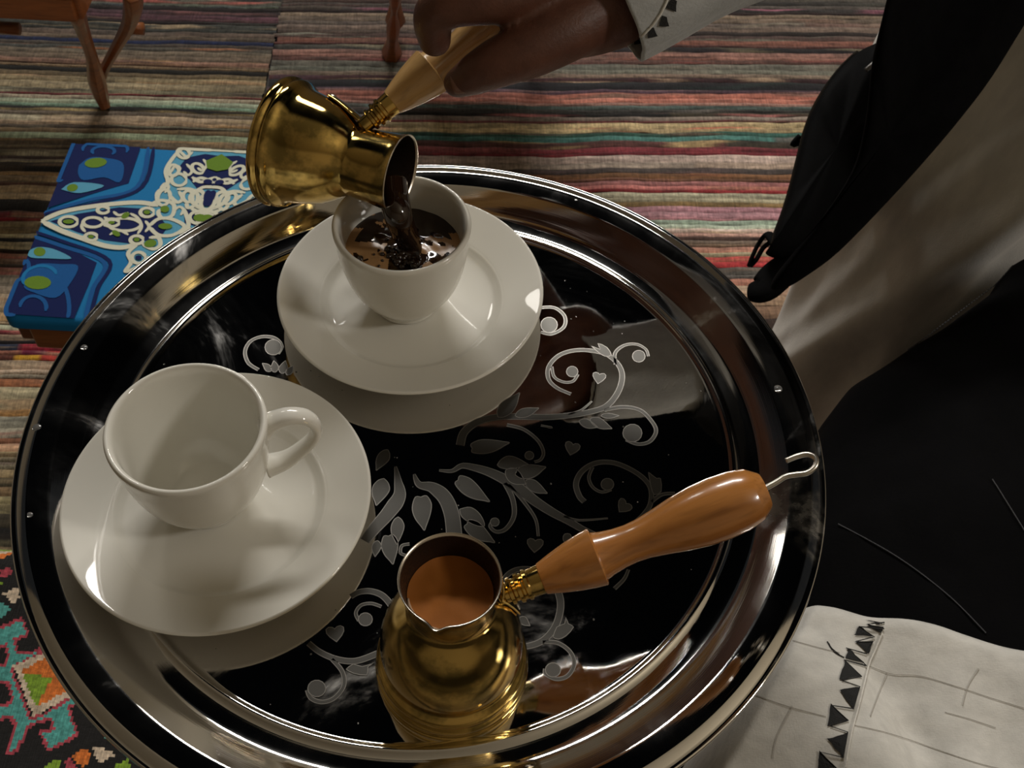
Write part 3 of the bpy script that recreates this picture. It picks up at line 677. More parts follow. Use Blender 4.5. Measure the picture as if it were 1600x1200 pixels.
    # lower left vine
    stem([(548, 932), (562, 925), (580, 924), (598, 931), (612, 947), (622, 965), (622, 990), (606, 1012), (583, 1024), (554, 1033), (526, 1030), (500, 1019), (482, 1005)], 2.0, 1.8, 2.4)
    stem([(596, 948), (580, 943), (564, 946), (556, 958), (561, 970)], .9, 1); dot(571, 968, 11); heart(524, 989, 18, -8)
    stem([(519, 1030), (535, 1050), (537, 1072), (522, 1091), (503, 1097), (486, 1091), (480, 1078)], 1.3, 1.2); dot(495, 1076, 14)
    shape([(541, 1046), (552, 1038), (566, 1042), (585, 1036), (575, 1042), (573, 1055), (552, 1052)], 2)
    # lower right vine
    stem([(780, 915), (797, 895), (820, 889), (850, 896), (868, 916), (876, 945), (868, 978), (848, 1001), (822, 1010), (800, 1008)], 1.5, 2.0, 2.6)
    stem([(848, 1003), (872, 1005), (891, 1019), (897, 1038), (887, 1056), (869, 1061), (853, 1053), (852, 1045)], 1.2, 1.2); dot(864, 1047, 12)
    shape([(864, 996), (870, 980), (882, 975), (884, 965), (888, 975), (896, 980), (884, 994), (872, 999)], 2); leaf(812, 965, 828, 978, 12)
    stem([(960, 920), (975, 905), (982, 890)], 1.2, .8)
    # upper left and behind the far saucer
    stem([(404, 578), (388, 567), (383, 549), (392, 533), (411, 526), (430, 529), (440, 541), (434, 553)], 1.2, 1.4); dot(427, 543, 13)
    leaf(424, 580, 410, 568, 10); leaf(430, 582, 428, 564, 12); leaf(440, 584, 446, 564, 13); leaf(448, 586, 458, 572, 10)
    stem([(842, 481), (866, 481), (882, 494), (881, 511), (862, 522), (845, 519)], 1.3, 1.2); dot(858, 508, 13)
    piece(None)
    # dried drops
    dr = MB(); rnd = random.Random(5)
    for i in range(110):
        a, r_ = rnd.uniform(0, 2*PI), S*.75*math.sqrt(rnd.random()); rad = rnd.uniform(.0002, .0005)
        dr.lathe([(rad, 0), (rad*.7, rad*.5), (.00001, rad*.65)], 8, 0, Matrix.Translation((r_*math.cos(a), r_*math.sin(a), ZF-tray.location.z)))
    for x, y, q in ((427, 543, .0), (58, 668, .0022), (131, 543, .0018), (46, 805, .0017), (1216, 607, .002), (900, 312, .0012)):
        if q: p = on(x, y, T+.0015)-tray.location; dr.lathe([(q, 0), (q*.8, q*.16), (.00001, q*.22)], 14, 0, Matrix.Translation(p))
    o = dr.build('water_drops', Mat('water_drop', (.5, .5, .5), .1, .0, Transmission_Weight=.8, IOR=1.33), tray); o['kind'] = 'stuff'
etched()

# ------------------------------------------------------------------ china
def saucer(label, x, y):
    o = empty('saucer', (x, y, ZF), label, 'saucer', 'white saucers on the tray')
    pr = [(.0001, .0022), (.0215, .0022), (.0225, .0010), (.024, 0.0002), (.027, 0.0002), (.0285, .0015), (.031, .0032), (.044, .0066), (.056, .0112), (.0625, .0140), (.0645, .0148), (.0650, .0157), (.0643, .0164), (.0630, .0162),
          (.056, .0136), (.0475, .0102), (.0455, .0093), (.0445, .0088), (.0425, .0072), (.040, .0058), (.034, .0046), (.026, .0038), (.0160, .0036), (.0001, .0036)]
    MB().lathe(spline(pr, 4), 160).build('saucer_dish', china, o)
    return o
def cup(label, x, y, az, z0, lean=0):
    o = empty('coffee_cup', (x, y, z0), label, 'cup', 'white coffee cups on saucers'); o.rotation_euler = (0, 0, R(az))
    out = [(.0001, .0020), (.0130, .0020), (.0142, .0004), (.0155, .0), (.0166, .0008), (.0168, .0026), (.0200, .0062), (.0243, .0120), (.0276, .0185), (.0299, .0262), (.0313, .0345), (.0321, .0415), (.0327, .0452), (.0326, .0468), (.0317, .0476), (.0306, .0474),
           (.0296, .0460), (.0290, .0430), (.0283, .0360), (.0270, .0270), (.0248, .0185), (.0210, .0110), (.0160, .0068), (.0120, .0055), (.0001, .0052)]
    out = [(r_*.985, z*1.15) for r_, z in out]; MB().lathe(spline(out, 4), 128).build('cup_body', china, o)
    # ear-shaped handle in the local xz plane
    q = spline([(.0300, 0, .0400), (.0345, 0, .0435), (.0410, 0, .0450), (.0475, 0, .0425), (.0505, 0, .0365), (.0485, 0, .0295), (.0420, 0, .0225), (.0350, 0, .0175), (.0275, 0, .0155)], 6); q = [(x, y, z*1.13) for x, y, z in q]; m = len(q)
    rad = [.0040+.0022*abs(2*i/(m-1)-1)**3 for i in range(m)]
    MB().tube(q, rad, 14, upv=(0, 0, 1), flat_=.62).build('cup_handle', china, o)
    return o
LSx, LSy = -.0850, -.0404; RSx, RSy = -.01432, .08214
saucer('white saucer at the left of the tray, under the empty cup', LSx, LSy)
saucer('white saucer at the far side of the tray, under the cup being filled', RSx, RSy)
cup('empty white coffee cup with its handle towards the pots', -.0915, -.0350, 14, ZF+.0037)
RC = Vector((-.0172, .0845, ZF+.0037))
cup('white coffee cup being filled with black coffee, handle hidden', RC.x, RC.y, 118, RC.z)

# ------------------------------------------------------------------ coffee pots
def pot(label, base, axis, hs, joint, tip, wood, roll_ref, group='brass coffee pots'):
    """base: centre of the foot, axis: unit vector up the pot, joint/tip: ends of the wooden handle (world)"""
    zax = Vector(axis).normalized(); h = (Vector(joint)-Vector(base)); h = (h-zax*h.dot(zax)).normalized(); yax = zax.cross(h)
    Mx = Matrix((h, yax, zax)).transposed().to_4x4(); Mx.translation = Vector(base)
    root = empty('coffee_pot', None, label, 'coffee pot', group, Mx)
    mm = .001
    pr = [(0.001, 2), (24, 2), (26, .3), (29, 0), (30.2, .8), (30.6, 2.6), (30.4, 4.2), (29.4, 5.0), (29.2, 5.6), (29.8, 6.3), (30.0, 8), (29.6, 9.6), (28.5, 10.8), (27.3, 11.8), (27.0, 12.6), (27.2, 13.6),
          (27.6, 15.5), (27.8, 20), (27.3, 27), (25.6, 34), (22.8, 41), (19.6, 46.5), (17.0, 50.5), (15.9, 53.0), (15.7, 54.5), (16.1, 56), (16.6, 60), (17.1, 66), (17.6, 70), (18.1, 72.3), (18.5, 73)]
    if hs < 1:
        pr = pr[:13]+[(27.0, 13.4), (26.4, 16), (25.6, 21), (24.3, 27), (22.6, 33), (20.2, 38), (17.6, 42.5), (15.9, 45.5), (15.6, 46.6), (15.9, 48), (16.3, 52), (16.9, 60), (17.5, 68), (18.1, 72.3), (18.5, 73)]
    out = [(r_*mm, z*mm*hs) for r_, z in pr]
    body = MB().lathe(out, 128)
    # beaten spout: pull the lip on the pouring side
    inner = [(18.5, 73), (18.3, 73.5), (17.9, 73.4), (17.4, 72.4), (16.4, 66), (15.2, 57), (15.0, 54), (16.3, 50.5), (19, 46), (22, 41), (25, 33), (26.6, 26), (27, 14), (26, 8), (.001, 7)]
    inn = [(r_*mm, z*mm*hs) for r_, z in (inner if hs == 1 else inner[:5]+[(15.0, 50), (14.8, 46), (16.5, 42), (19.3, 37), (21.6, 33), (24.4, 24), (25.6, 14), (25, 8), (.001, 7)])]
    body.lathe(inn[:4], 128, 2); body.lathe(inn[3:], 128, 1)
    sa = roll_ref
    def pull(p):
        x, y, z = p; r_ = math.hypot(x, y)
        if z > .058*hs and r_ > .012:
            a = math.atan2(y, x)-sa; a = (a+PI) % (2*PI)-PI; k = math.exp(-(a/.15)**2)*((z/hs-.058)/.015)**2
            return (x+math.cos(sa)*.0018*k, y+math.sin(sa)*.0018*k, z-.0006*k)
        return p
    body.v = [pull(p) for p in body.v]
    body.build('pot_body', [brass, tin, rimtin], root, True, 70)
    inv = Mx.inverted(); J = inv @ Vector(joint); Tp = inv @ Vector(tip); d = (Tp-J).normalized(); L = (Tp-J).length
    s0 = Vector((.0175, 0, J.z-(J.x-.0175)*d.z/max(d.x, .1)*.8))
    hm = Matrix.Translation(J) @ Vector((1, 0, 0)).rotation_difference(d).to_matrix().to_4x4()
    def part(nm, mb, mat, sh=40):
        o = mb.build(nm, mat, root, True, sh); o.matrix_local = hm; return o
    RX = Matrix.Rotation(PI/2, 4, 'Y')
    def lx(prof_, n_=40): return MB().lathe([(r_, x) for x, r_ in prof_], n_, 0, RX)
    k = L/.092
    fl = (s0-J).length
    part('ferrule', lx([(-.0170, .0001), (-.0170, .0036), (-.0130, .0038), (-.0125, .0052), (-.0112, .0053), (-.0107, .0045), (-.0098, .0045), (-.0092, .0058), (-.0080, .0059), (-.0074, .0052), (-.0066, .0052), (-.0060, .0060), (-.0048, .0060), (-.0042, .0054), (-.001, .0056), (.0015, .0057), (.0016, .0001)]), brass)
    hp = [(.0, .0001), (0, .0052), (.0004, .0058), (.006, .0074), (.013, .0091), (.019, .0102), (.0232, .0107), (.0236, .0104), (.0240, .0090), (.027, .0081), (.032, .0073), (.037, .0070), (.042, .0073), (.049, .0085), (.057, .0101), (.065, .0112), (.073, .0116), (.081, .0112), (.0872, .0100), (.0876, .0097), (.0915, .0069), (.092, .0064), (.092, .0001)]
    part('wooden_handle', lx([(x*k, r_*1.04) for x, r_ in hp], 56), wood, 30)
    # wire hook out of the end
    hk = spline([(.088*k, 0, 0), (.097*k, .0012, 0), (.1015*k, .0020, 0), (.1055*k, .0012, 0), (.1095*k, .0002, 0), (.1135*k, .0015, 0), (.1150*k, .0045, 0), (.1130*k, .0072, 0), (.109*k, .0080, 0), (.1045*k, .0080, 0)], 6)
    o = MB().tube(hk, .00105, 10).build('hanging_hook', wire, root); o.matrix_local = hm @ Matrix.Rotation(R(0), 4, 'X')
    # bracket strap riveted to the shoulder
    q = [(.0172, 0, .064), (.0178, 0, .060), (.0178, 0, .056), (.0175, 0, .052), (.0200, 0, .0465), (.0228, 0, .040), (.0254, 0, .033)] if hs == 1 else [(.0165, 0, .047), (.0168, 0, .044), (.0168, 0, .0405), (.0192, 0, .0350), (.0215, 0, .0300), (.0235, 0, .0250), (.0248, 0, .0205)]
    q = spline(q, 6); MB().tube([Vector(p)+Vector((.0012, 0, 0)) for p in q], [.0046*(1-.3*abs(2*i/(len(q)-1)-1)) for i in range(len(q))], 12, upv=(1, 0, 0), flat_=.28).build('bracket', brass, root)
    # short arm from the strap to the ferrule
    e0 = hm @ Vector((-.0172, 0, 0)); MB().tube([Vector((.0185, 0, e0.z)), (Vector((.0185, 0, e0.z))+e0)/2, e0], [.0040, .0036, .0033], 12).build('handle_socket', brass, root)
    for rz, rr2 in (((.0345, .0253), (.045, .0208)) if hs == 1 else ((.0222, .0248), (.032, .0208))):
        MB().lathe([(.0022, 0), (.0020, .0010), (.0012, .0016), (.0001, .0018)], 14, 0, Matrix.Translation((rr2+.0004, 0, rz)) @ Matrix.Rotation(R(75), 4, 'Y')).build('rivet', wire, root)
    return root, Mx, inv
PB = Vector((.0195, -.1040, ZF)); PJ = on(845, 905, ZF+.0515); PT = on(1195, 766, ZF+.075)
pot('brass coffee pot full of foamy coffee, standing at the near side of the tray', PB, (0, 0, 1), 1.0, PJ, PT, beech, R(-122))
cf = empty('coffee', (PB.x, PB.y, PB.z+.0600), 'brown foamy coffee filling the standing brass pot', 'coffee')
def disc(n_, rmax, fn, rings=14):
    vs = [Vector((0, 0, fn(0, 0)))]; fs = []
    for j in range(1, rings+1):
        for i in range(n_):
            a = 2*PI*i/n_; r_ = rmax*j/rings; vs.append(Vector((r_*math.cos(a), r_*math.sin(a), fn(r_*math.cos(a), r_*math.sin(a)))))
    for i in range(n_): fs.append((0, 1+i, 1+(i+1) % n_))
    for j in range(rings-1):
        for i in range(n_): fs.append((1+j*n_+i, 1+(j+1)*n_+i, 1+(j+1)*n_+(i+1) % n_, 1+j*n_+(i+1) % n_))
    return MB().add(vs, fs)
disc(64, .0156, lambda x, y: .0004*noise.noise(Vector((x*200, y*200, 1)))+.0012*(math.hypot(x, y)/.0156)**8).build('foam_surface', foam, cf)

ft = spline([(.0153*math.cos(R(a)), .0153*math.sin(R(a)), .0012) for a in range(190, 352, 12)], 4); nf = len(ft)
MB().tube(ft, [.0004+.0009*math.sin(PI*i/(nf-1))*(1+.35*noise.noise(Vector((i*.9, 0, 0)))) for i in range(nf)], 10).build('froth_edge', froth, cf)
# the pouring pot
tau = R(13)
ax = (RT*.955*math.cos(tau) - UP*.297*math.cos(tau) - FW*math.sin(tau)).normalized()
HS2 = .063/.073
mouth = dep(626, 272, .520); base2 = mouth-ax*.063
J2 = dep(612, 161, .517); dh = (RT*.778+UP*.628).normalized(); T2 = J2+dh*.092
# spout side = the lowest side of the mouth
zax = ax; h2 = (J2-base2); h2 = (h2-zax*h2.dot(zax)).normalized(); y2 = zax.cross(h2); dn = Vector((0, 0, -1)); sa2 = math.atan2(dn.dot(y2), dn.dot(h2))
pot('tipped brass coffee pot held by the hand, pouring coffee into the far cup', base2, ax, HS2, J2, T2, beech_pale, sa2)

# coffee in the far cup, the stream and its bubbles
lv = .037
c2 = empty('coffee', (RC.x, RC.y, RC.z+lv), 'black coffee with tan crema in the far cup and the stream pouring into it', 'coffee')
def surf(x, y):
    d = math.hypot(x-.004, y+.006); return .0007*math.sin(d*900)*math.exp(-d*130)+.0004*noise.noise(Vector((x*180, y*180, 5)))
me_o = disc(200, .0281, surf, 64).build('coffee_surface', [coffee, crema], c2)
for p_ in me_o.data.polygons:
    cx_, cy_ = p_.center.x, p_.center.y; n_ = noise.noise(Vector((cx_*90, cy_*90, 2)))+.35*noise.noise(Vector((cx_*300, cy_*300, 2)))
    rr_ = math.hypot(cx_, cy_)/.028
    tan = (cy_ < .003 and abs(cx_) > .006 and rr_ > .3 and n_ > -.22) or (rr_ > .84 and n_ > -.3 and cy_ < .012) or n_ > .4
    p_.material_index = 1 if tan else 0
dirm = (mouth+(dn-ax*dn.dot(ax)).normalized()*.0172+ax*.0005)
s_end = on(640, 388, RC.z+lv)
W2 = c2.location
st = spline([tuple(dep(610, 285, .525)), tuple(dep(615, 310, .522)), tuple(dep(622, 336, .519)), tuple(s_end.lerp(dep(622, 332, .519), .5)), tuple(s_end+Vector((0, .001, .003))), tuple(s_end+Vector((0, 0, -.002)))], 7); m = len(st)
MB().tube([Vector(p)-W2 for p in st], [.0074-.0022*i/(m-1)+.0020*max(0, (i/(m-1)-.75)*4)**2 for i in range(m)], 20, flat_=.9,
          shape=lambda t, a: 1+.05*math.sin(3*a+t*3)).build('coffee_stream', coffee, c2)
rnd = random.Random(9); bub = MB()
for i in range(46):
    px_, py_ = rnd.gauss(622, 26), rnd.gauss(405, 13); p = on(px_, py_, RC.z+lv)-W2
    if math.hypot(p.x, p.y) > .0262: continue
    q = rnd.uniform(.0006, .0021)
    bub.lathe([(q*math.cos(t), q*math.sin(t)*.9) for t in (0, .3, .6, .9, 1.2, 1.5)], 12, 0, Matrix.Translation((p.x, p.y, .0002)))
o = bub.build('coffee_bubbles', coffee, c2); o['kind'] = 'stuff'

# ------------------------------------------------------------------ person pouring: hand, arm, sleeve, robe, coat
def remesh(name, mb, mat, parent, vox, sm=8):
    me = bpy.data.meshes.new('tmp'); me.from_pydata(mb.v, [], mb.f); o = bpy.data.objects.new('tmp', me); C.objects.link(o)
    r_ = o.modifiers.new('r', 'REMESH'); r_.mode = 'VOXEL'; r_.voxel_size = vox
    s_ = o.modifiers.new('s', 'SMOOTH'); s_.iterations = sm; s_.factor = .5
    dg = bpy.context.evaluated_depsgraph_get(); nm = bpy.data.meshes.new_from_object(o.evaluated_get(dg)); nm.materials.clear(); bpy.data.objects.remove(o)
    return finish(name, nm, mat, parent)
def ball(mb, c, r_, n=12):
    c = Vector(c); mb.lathe([(max(1e-4, r_*math.sin(t)), -r_*math.cos(t)) for t in [PI*i/8 for i in range(9)]], n, 0, Matrix.Translation(c))
def limb(mb, pts):
    """pts: (Vector, radius)"""
    q = spline([(*p, r_) for p, r_ in pts], 5); mb.tube([x[:3] for x in q], [x[3] for x in q], 14)
    for p, r_ in pts: ball(mb, p, r_*1.0)
person = empty('person', (.50, .56, 0), 'person in a white robe and black coat pouring coffee, brown hand on the pot handle', 'person')
PO = person.location
def pl(v_): return Vector(v_)-PO
hb = MB(); D = dep
wrist = D(985, -40, .505); elbow = Vector((.285, .235, .90))
idx = [(D(880, -35, .489), .0125), (D(790, -8, .482), .0118), (D(712, 4, .481), .0104), (D(678, 24, .486), .0092), (D(679, 62, .498), .0076)]
limb(hb, idx)
thumb = [(D(950, 5, .500), .0160), (D(890, 42, .492), .0145), (D(830, 76, .489), .0125), (D(778, 98, .490), .0108), (D(742, 116, .495), .0090), (D(715, 130, .501), .0066)]
limb(hb, thumb)
mid = [(D(880, -70, .498), .0115), (D(800, -62, .520), .0100), (D(782, -20, .536), .0090), (D(806, 8, .532), .0076)]
rng = [(D(915, -75, .505), .0110), (D(845, -95, .528), .0096), (D(815, -58, .544), .0086), (D(834, -22, .540), .0072)]
pnk = [(D(948, -72, .515), .0100), (D(885, -112, .535), .0086), (D(854, -84, .548), .0078), (D(864, -50, .545), .0064)]
for q in (mid, rng, pnk): limb(hb, q)
limb(hb, [(wrist, .0250), (D(960, -45, .502), .0260), (D(910, -55, .498), .0240), (D(868, -55, .497), .0180)])
limb(hb, [(wrist, .0240), (D(950, 0, .502), .0220), (D(905, 30, .499), .0170), (D(868, 30, .498), .0110)])
limb(hb, [(wrist, .0240), (D(955, -40, .515), .0230), (D(925, -60, .518), .0180)])
ds = (RT*.89+UP*.455-FW*.05).normalized(); s0 = D(962, 6, .500)
fa = wrist.lerp(s0+ds*.03, .5)
limb(hb, [(wrist, .0235), (fa, .0215), (s0+ds*.075, .0225), (wrist.lerp(elbow, .62), .0285), (elbow, .034)])
limb(hb, [(elbow, .034), (elbow.lerp(Vector((.44, .42, 1.22)), .5), .040), (Vector((.44, .42, 1.22)), .046)])
hb.v = [tuple(pl(p)) for p in hb.v]
hand = remesh('arm_and_hand', hb, skin, person, .0016, 6)
def nail(c, dirv, nrm, ln, wd):
    dirv = Vector(dirv).normalized(); nrm = Vector(nrm); nrm = (nrm-dirv*nrm.dot(dirv)).normalized(); s_ = dirv.cross(nrm); vs = []; nu, nv = 7, 7
    for i in range(nu):
        for j in range(nv):
            u_, v_2 = (i/(nu-1)-.5)*2, (j/(nv-1)-.5)*2; r_ = math.sqrt(max(0, 1-.35*u_*u_))
            vs.append(pl(Vector(c)+dirv*u_*ln/2+s_*v_2*wd/2*r_+nrm*(-.0016*v_2*v_2)))
    fs = [(i*nv+j, (i+1)*nv+j, (i+1)*nv+j+1, i*nv+j+1) for i in range(nu-1) for j in range(nv-1)]
    o = MB().add(vs, fs).build('fingernail', nail_m, person); solid(o, .0006, 0)
tc = D(722, 129, .500); nail(tc-(tc-CAM).normalized()*.0079, D(700, 134, .503)-D(745, 122, .498), CAM-tc, .0100, .0092)
tc = D(668, 2, .486); nail(tc-(tc-CAM).normalized()*.0088, D(655, -2, .488)-D(690, -8, .486), CAM-tc+UP*.2, .0075, .008)

def cloth_tube(name, pts, mat, parent, org, n=72, thick=.0015, folds=(5, .06), seed=1, flat_=1.0, upv=None, closed_ends=False, k=8, extra=None):
    q = spline([(*p, r_) for p, r_ in pts], k); m = len(q)
    def shp(t, a):
        v_ = 1+folds[1]*(noise.noise(Vector((math.cos(a)*folds[0]*.5, math.sin(a)*folds[0]*.5, t*1.6+seed)))*1.6) + folds[1]*.35*noise.noise(Vector((math.cos(a)*folds[0], math.sin(a)*folds[0], t*5+seed)))
        if extra: v_ += extra(t, a)
        return v_
    mb = MB().tube([Vector(x[:3])-org for x in q], [x[3] for x in q], n, 0, closed_ends, flat_, upv, shp)
    o = mb.build(name, mat, parent)
    if thick: solid(o, thick)
    return o
# sleeve around the forearm, wide open at the cuff
ds = (RT*.89+UP*.455-FW*.05).normalized()
s0 = D(962, 6, .500)
cloth_tube('sleeve', [(s0, .0265), (s0+ds*.02, .0272), (s0+ds*.045, .0275), (s0+ds*.09, .0285), (wrist.lerp(elbow, .62), .037), (elbow, .044)], sleeve_m, person, PO, 60, .0014, (4, .07), 3)
cloth_tube('added_coat_sleeve', [(s0+ds*.072, .0305), (s0+ds*.10, .0335), (wrist.lerp(elbow, .62), .048), (elbow, .055), (elbow.lerp(Vector((.44, .42, 1.22)), .5), .066), (Vector((.44, .42, 1.22)), .078)], black_m, person, PO, 60, .0014, (4, .05), 8)  # unseen black sleeve added to darken the arm's reflection in the tray
# (placed on the sleeve below, after the surface is known)

# robe: hangs from the waist to the floor in long folds
def robefold(t, a):
    d = math.degrees(a); v_ = 0
    for th0, t0, sl, amp, w1, w2 in ((-77, .50, 200, .24, 22, 9), (-77, .64, 170, .20, 24, 10), (-150, .45, 90, .10, 18, 12), (-100, .30, 60, .10, 20, 10), (-40, .5, 120, .16, 20, 12)):
        e = (d-(th0+(t-t0)*sl)+180) % 360-180
        v_ += amp*math.exp(-(e/(w1 if e > 0 else w2))**2)
    return v_-.05
rp = [(Vector((.430, .505, .012)), .108), (Vector((.428, .505, .20)), .104), (Vector((.430, .50, .42)), .108), (Vector((.460, .50, .64)), .112), (Vector((.495, .52, .85)), .120), (Vector((.52, .55, 1.05)), .13)]
cloth_tube('robe', rp, robe_m, person, PO, 220, .002, (5, .06), 12, k=24, extra=robefold)
def puffy(outline, O, depth):
    """rounded cushion-like volume whose outline runs through surveyed points"""
    pts = [on(*p)-O for p in outline]; pts = [Vector(p) for p in spline([tuple(p) for p in pts]+[tuple(pts[0])], 4)[:-1]]; n_ = len(pts)
    c = sum(pts, Vector())/n_; nd = (CAM-(c+O)).normalized()
    prof_ = [(1.0, 0), (.985, .3), (.93, .6), (.80, .82), (.55, .95), (.25, 1), (.02, 1)]
    vs = []
    for side in (1, -1):
        for s_, dz in (prof_ if side > 0 else prof_[1:]): vs += [c+(p-c)*s_+nd*dz*depth*side for p in pts]
    fs = []; k = len(prof_)
    for j in range(k-1): fs += [(j*n_+i, j*n_+(i+1) % n_, (j+1)*n_+(i+1) % n_, (j+1)*n_+i) for i in range(n_)]
    fs.append(tuple((k-1)*n_+i for i in range(n_)))
    fs += [(i, k*n_+i, k*n_+(i+1) % n_, (i+1) % n_) for i in range(n_)]
    for j in range(k, 2*k-2): fs += [(j*n_+i, (j+1)*n_+i, (j+1)*n_+(i+1) % n_, j*n_+(i+1) % n_) for i in range(n_)]
    fs.append(tuple(reversed([(2*k-2)*n_+i for i in range(n_)])))
    return MB().add(vs, fs), pts, nd
# black open coat hanging over the robe
cm, _a, _b = puffy([(1400, -60, .66), (1378, 30, .63), (1362, 100, .60), (1352, 190, .56), (1330, 270, .52), (1270, 360, .47), (1215, 425, .43), (1205, 452, .42), (1228, 450, .42), (1262, 430, .43), (1312, 392, .45), (1390, 312, .49), (1455, 240, .52), (1505, 180, .55), (1550, 120, .57), (1605, 32, .60), (1720, -150, .67), (1560, -150, .67)], PO, .022)
cm.build('coat_front', black_m, person)
cloth_tube('coat_body', [(Vector((.47, .47, .66)), .05), (Vector((.49, .50, .76)), .12), (Vector((.51, .54, 1.0)), .16), (Vector((.52, .56, 1.25)), .16), (Vector((.52, .57, 1.36)), .09)], black_m, person, PO, 64, 0, (4, .06), 5, closed_ends=True)
# ------------------------------------------------------------------ black bag hanging at the hip
def bag():
    root = empty('shoulder_bag', tuple(on(1290, 300, .38)), 'black shoulder bag with a zip along its curved edge, hanging by the white robe', 'bag'); O = root.location
    out = [(1400, 55, .47), (1372, 66, .47), (1340, 82, .46), (1312, 108, .455), (1288, 140, .45), (1270, 172, .44), (1256, 210, .43), (1246, 250, .42), (1236, 290, .41), (1224, 330, .40), (1212, 362, .395), (1205, 385, .39),
           (1196, 396, .385), (1212, 404, .38), (1225, 402, .38), (1260, 395, .375), (1330, 330, .37), (1400, 260, .38), (1470, 160, .41), (1500, 60, .45), (1460, 20, .47)]
    mb, pts, nd = puffy(out, O, .024)
    mb.build('bag_body', bag_m, root)
    zz = [p*1.0+nd*.004 for p in pts[8:44]]
    MB().tube(zz, .0016, 8).build('zip_tape', bag_m, root)
    th = MB()
    for i in range(len(zz)-1):
        for f_ in (.0, .25, .5, .75):
            p = zz[i].lerp(zz[i+1], f_); t = (zz[i+1]-zz[i]).normalized(); u = nd.cross(t).normalized()
            th.beam(p-u*.0014+nd*.0012, p+u*.0014+nd*.0012, .0010, .0009, up=tuple(nd))
    o = th.build('zip_teeth', zip_m, root, False); o['kind'] = 'stuff'
    MB().tube([on(*p)-O for p in spline([(1216, 392, .385), (1200, 366, .385), (1186, 380, .375), (1176, 400, .37), (1170, 416, .365)], 6)], .0045, 10, flat_=.4).build('strap_loop', bag_m, root)
    MB().tube([on(*p)-O for p in spline([(1172, 416, .365), (1182, 405, .37), (1192, 388, .376), (1204, 378, .38)], 6)], .0022, 8, flat_=.5).build('strap_edge', bag_m, root)
    MB().tube([on(*p)-O for p in spline([(1170, 456, .36), (1192, 452, .365), (1215, 430, .37), (1255, 400, .38), (1310, 360, .40), (1380, 290, .43)], 6)], [.004+.012*math.sin(PI*min(1, .1+i/30)) for i in range(31)], 14, flat_=.6).build('lower_flap', bag_m, root)
    MB().tube([on(*p)-O for p in spline([(1252, 222, .425), (1238, 226, .424), (1250, 212, .43)], 4)], .0022, 8).build('zip_pull', bag_m, root)
    MB().tube([on(*p)-O for p in spline([(1378, 82, .49), (1366, 98, .49), (1352, 110, .485)], 4)], .002, 8).build('buckle', zip_m, root)
bag()

# ------------------------------------------------------------------ seated person in black and the embroidered cloth
seat = empty('person', (.60, .0, 0), 'person seated at the right in black trousers, only the lap in view', 'person')
SO = seat.location
def lap():
    edge = [on(1262, 700, .40), on(1287, 655, .40), on(1325, 612, .41), (on(1400, 556, .42)), on(1480, 497, .43), on(1560, 430, .44), on(1640, 360, .45)]
    poly = [tuple(p)[:2] for p in edge]+[(.62, .36), (.86, .30), (.95, .05), (.90, -.25), (.62, -.33), (.34, -.30), (.20, -.22), (.165, -.10), (.17, .03)]
    q = spline(poly+[poly[0]], 5)[:-1]; n_ = len(q); cx_ = sum(p[0] for p in q)/n_; cy_ = sum(p[1] for p in q)/n_
    rings = [(1.0, .012), (1.0, .20), (1.0, .36), (.995, .40), (.975, .428), (.94, .445), (.88, .458), (.78, .470), (.64, .482), (.48, .490), (.3, .495), (.12, .497)]
    vs = []
    for s_, z in rings:
        for i, (x, y) in enumerate(q):
            w_ = 1+.012*noise.noise(Vector((i*.25, z*3, 4)))*(1 if z < .4 else .3)
            X, Y = cx_+(x-cx_)*s_*w_, cy_+(y-cy_)*s_*w_
            dz = .010*noise.noise(Vector((X*9, Y*9, 2)))+.004*noise.noise(Vector((X*25, Y*25, 7))) if z > .39 else 0
            vs.append(Vector((X, Y, z+dz))-SO)
    m = len(rings); fs = [(j*n_+i, j*n_+(i+1) % n_, (j+1)*n_+(i+1) % n_, (j+1)*n_+i) for j in range(m-1) for i in range(n_)]
    fs.append(tuple((m-1)*n_+i for i in range(n_))); fs.append(tuple(reversed(range(n_))))
    return MB().add(vs, fs).build('black_trousers', black_m, seat)
lapo = lap()
bpy.context.view_layer.update()
from mathutils.bvhtree import BVHTree
def bvh(o):
    dg = bpy.context.evaluated_depsgraph_get(); e = o.evaluated_get(dg); me = e.to_mesh(); mw = o.matrix_world
    t = BVHTree.FromPolygons([mw @ v_.co for v_ in me.vertices], [tuple(p.vertices) for p in me.polygons]); e.to_mesh_clear(); return t
LB = bvh(lapo)
def onto(tree, x, y, off, zdef=.48):
    """surveyed direction met with a real surface"""
    d = ray(x, y).normalized(); h_, n_, i_, l_ = tree.ray_cast(CAM, d)
    if h_ is None: return None
    if n_.dot(d) > 0: n_ = -n_
    return h_+n_*off
def stitches(name, pts, tree, root, org, r_=.0006, ln=.004, mat=stitch_m):
    q = [onto(tree, x, y, .0008) for x, y in spline(pts, 16)]; q = [p for p in q if p is not None]; mb = MB(); acc = 0; on_ = True
    for a, b in zip(q, q[1:]):
        L_ = (b-a).length; t = 0
        while t < L_ and L_ > 1e-6:
            e = min(L_, t+ln*.6); mb.beam(a.lerp(b, t/L_)-org, a.lerp(b, e/L_)-org, r_, r_); t += ln
    o = mb.build(name, mat, root, False); o['kind'] = 'stuff'
stitches('seam_stitching', [(1310, 820), (1400, 870), (1480, 930), (1540, 990)], LB, seat, SO)
stitches('seam_stitching', [(1550, 750), (1575, 790), (1600, 830)], LB, seat, SO)
stitches('seam_stitching', [(1420, 548), (1480, 506), (1540, 462), (1598, 400)], LB, seat, SO, .0007)

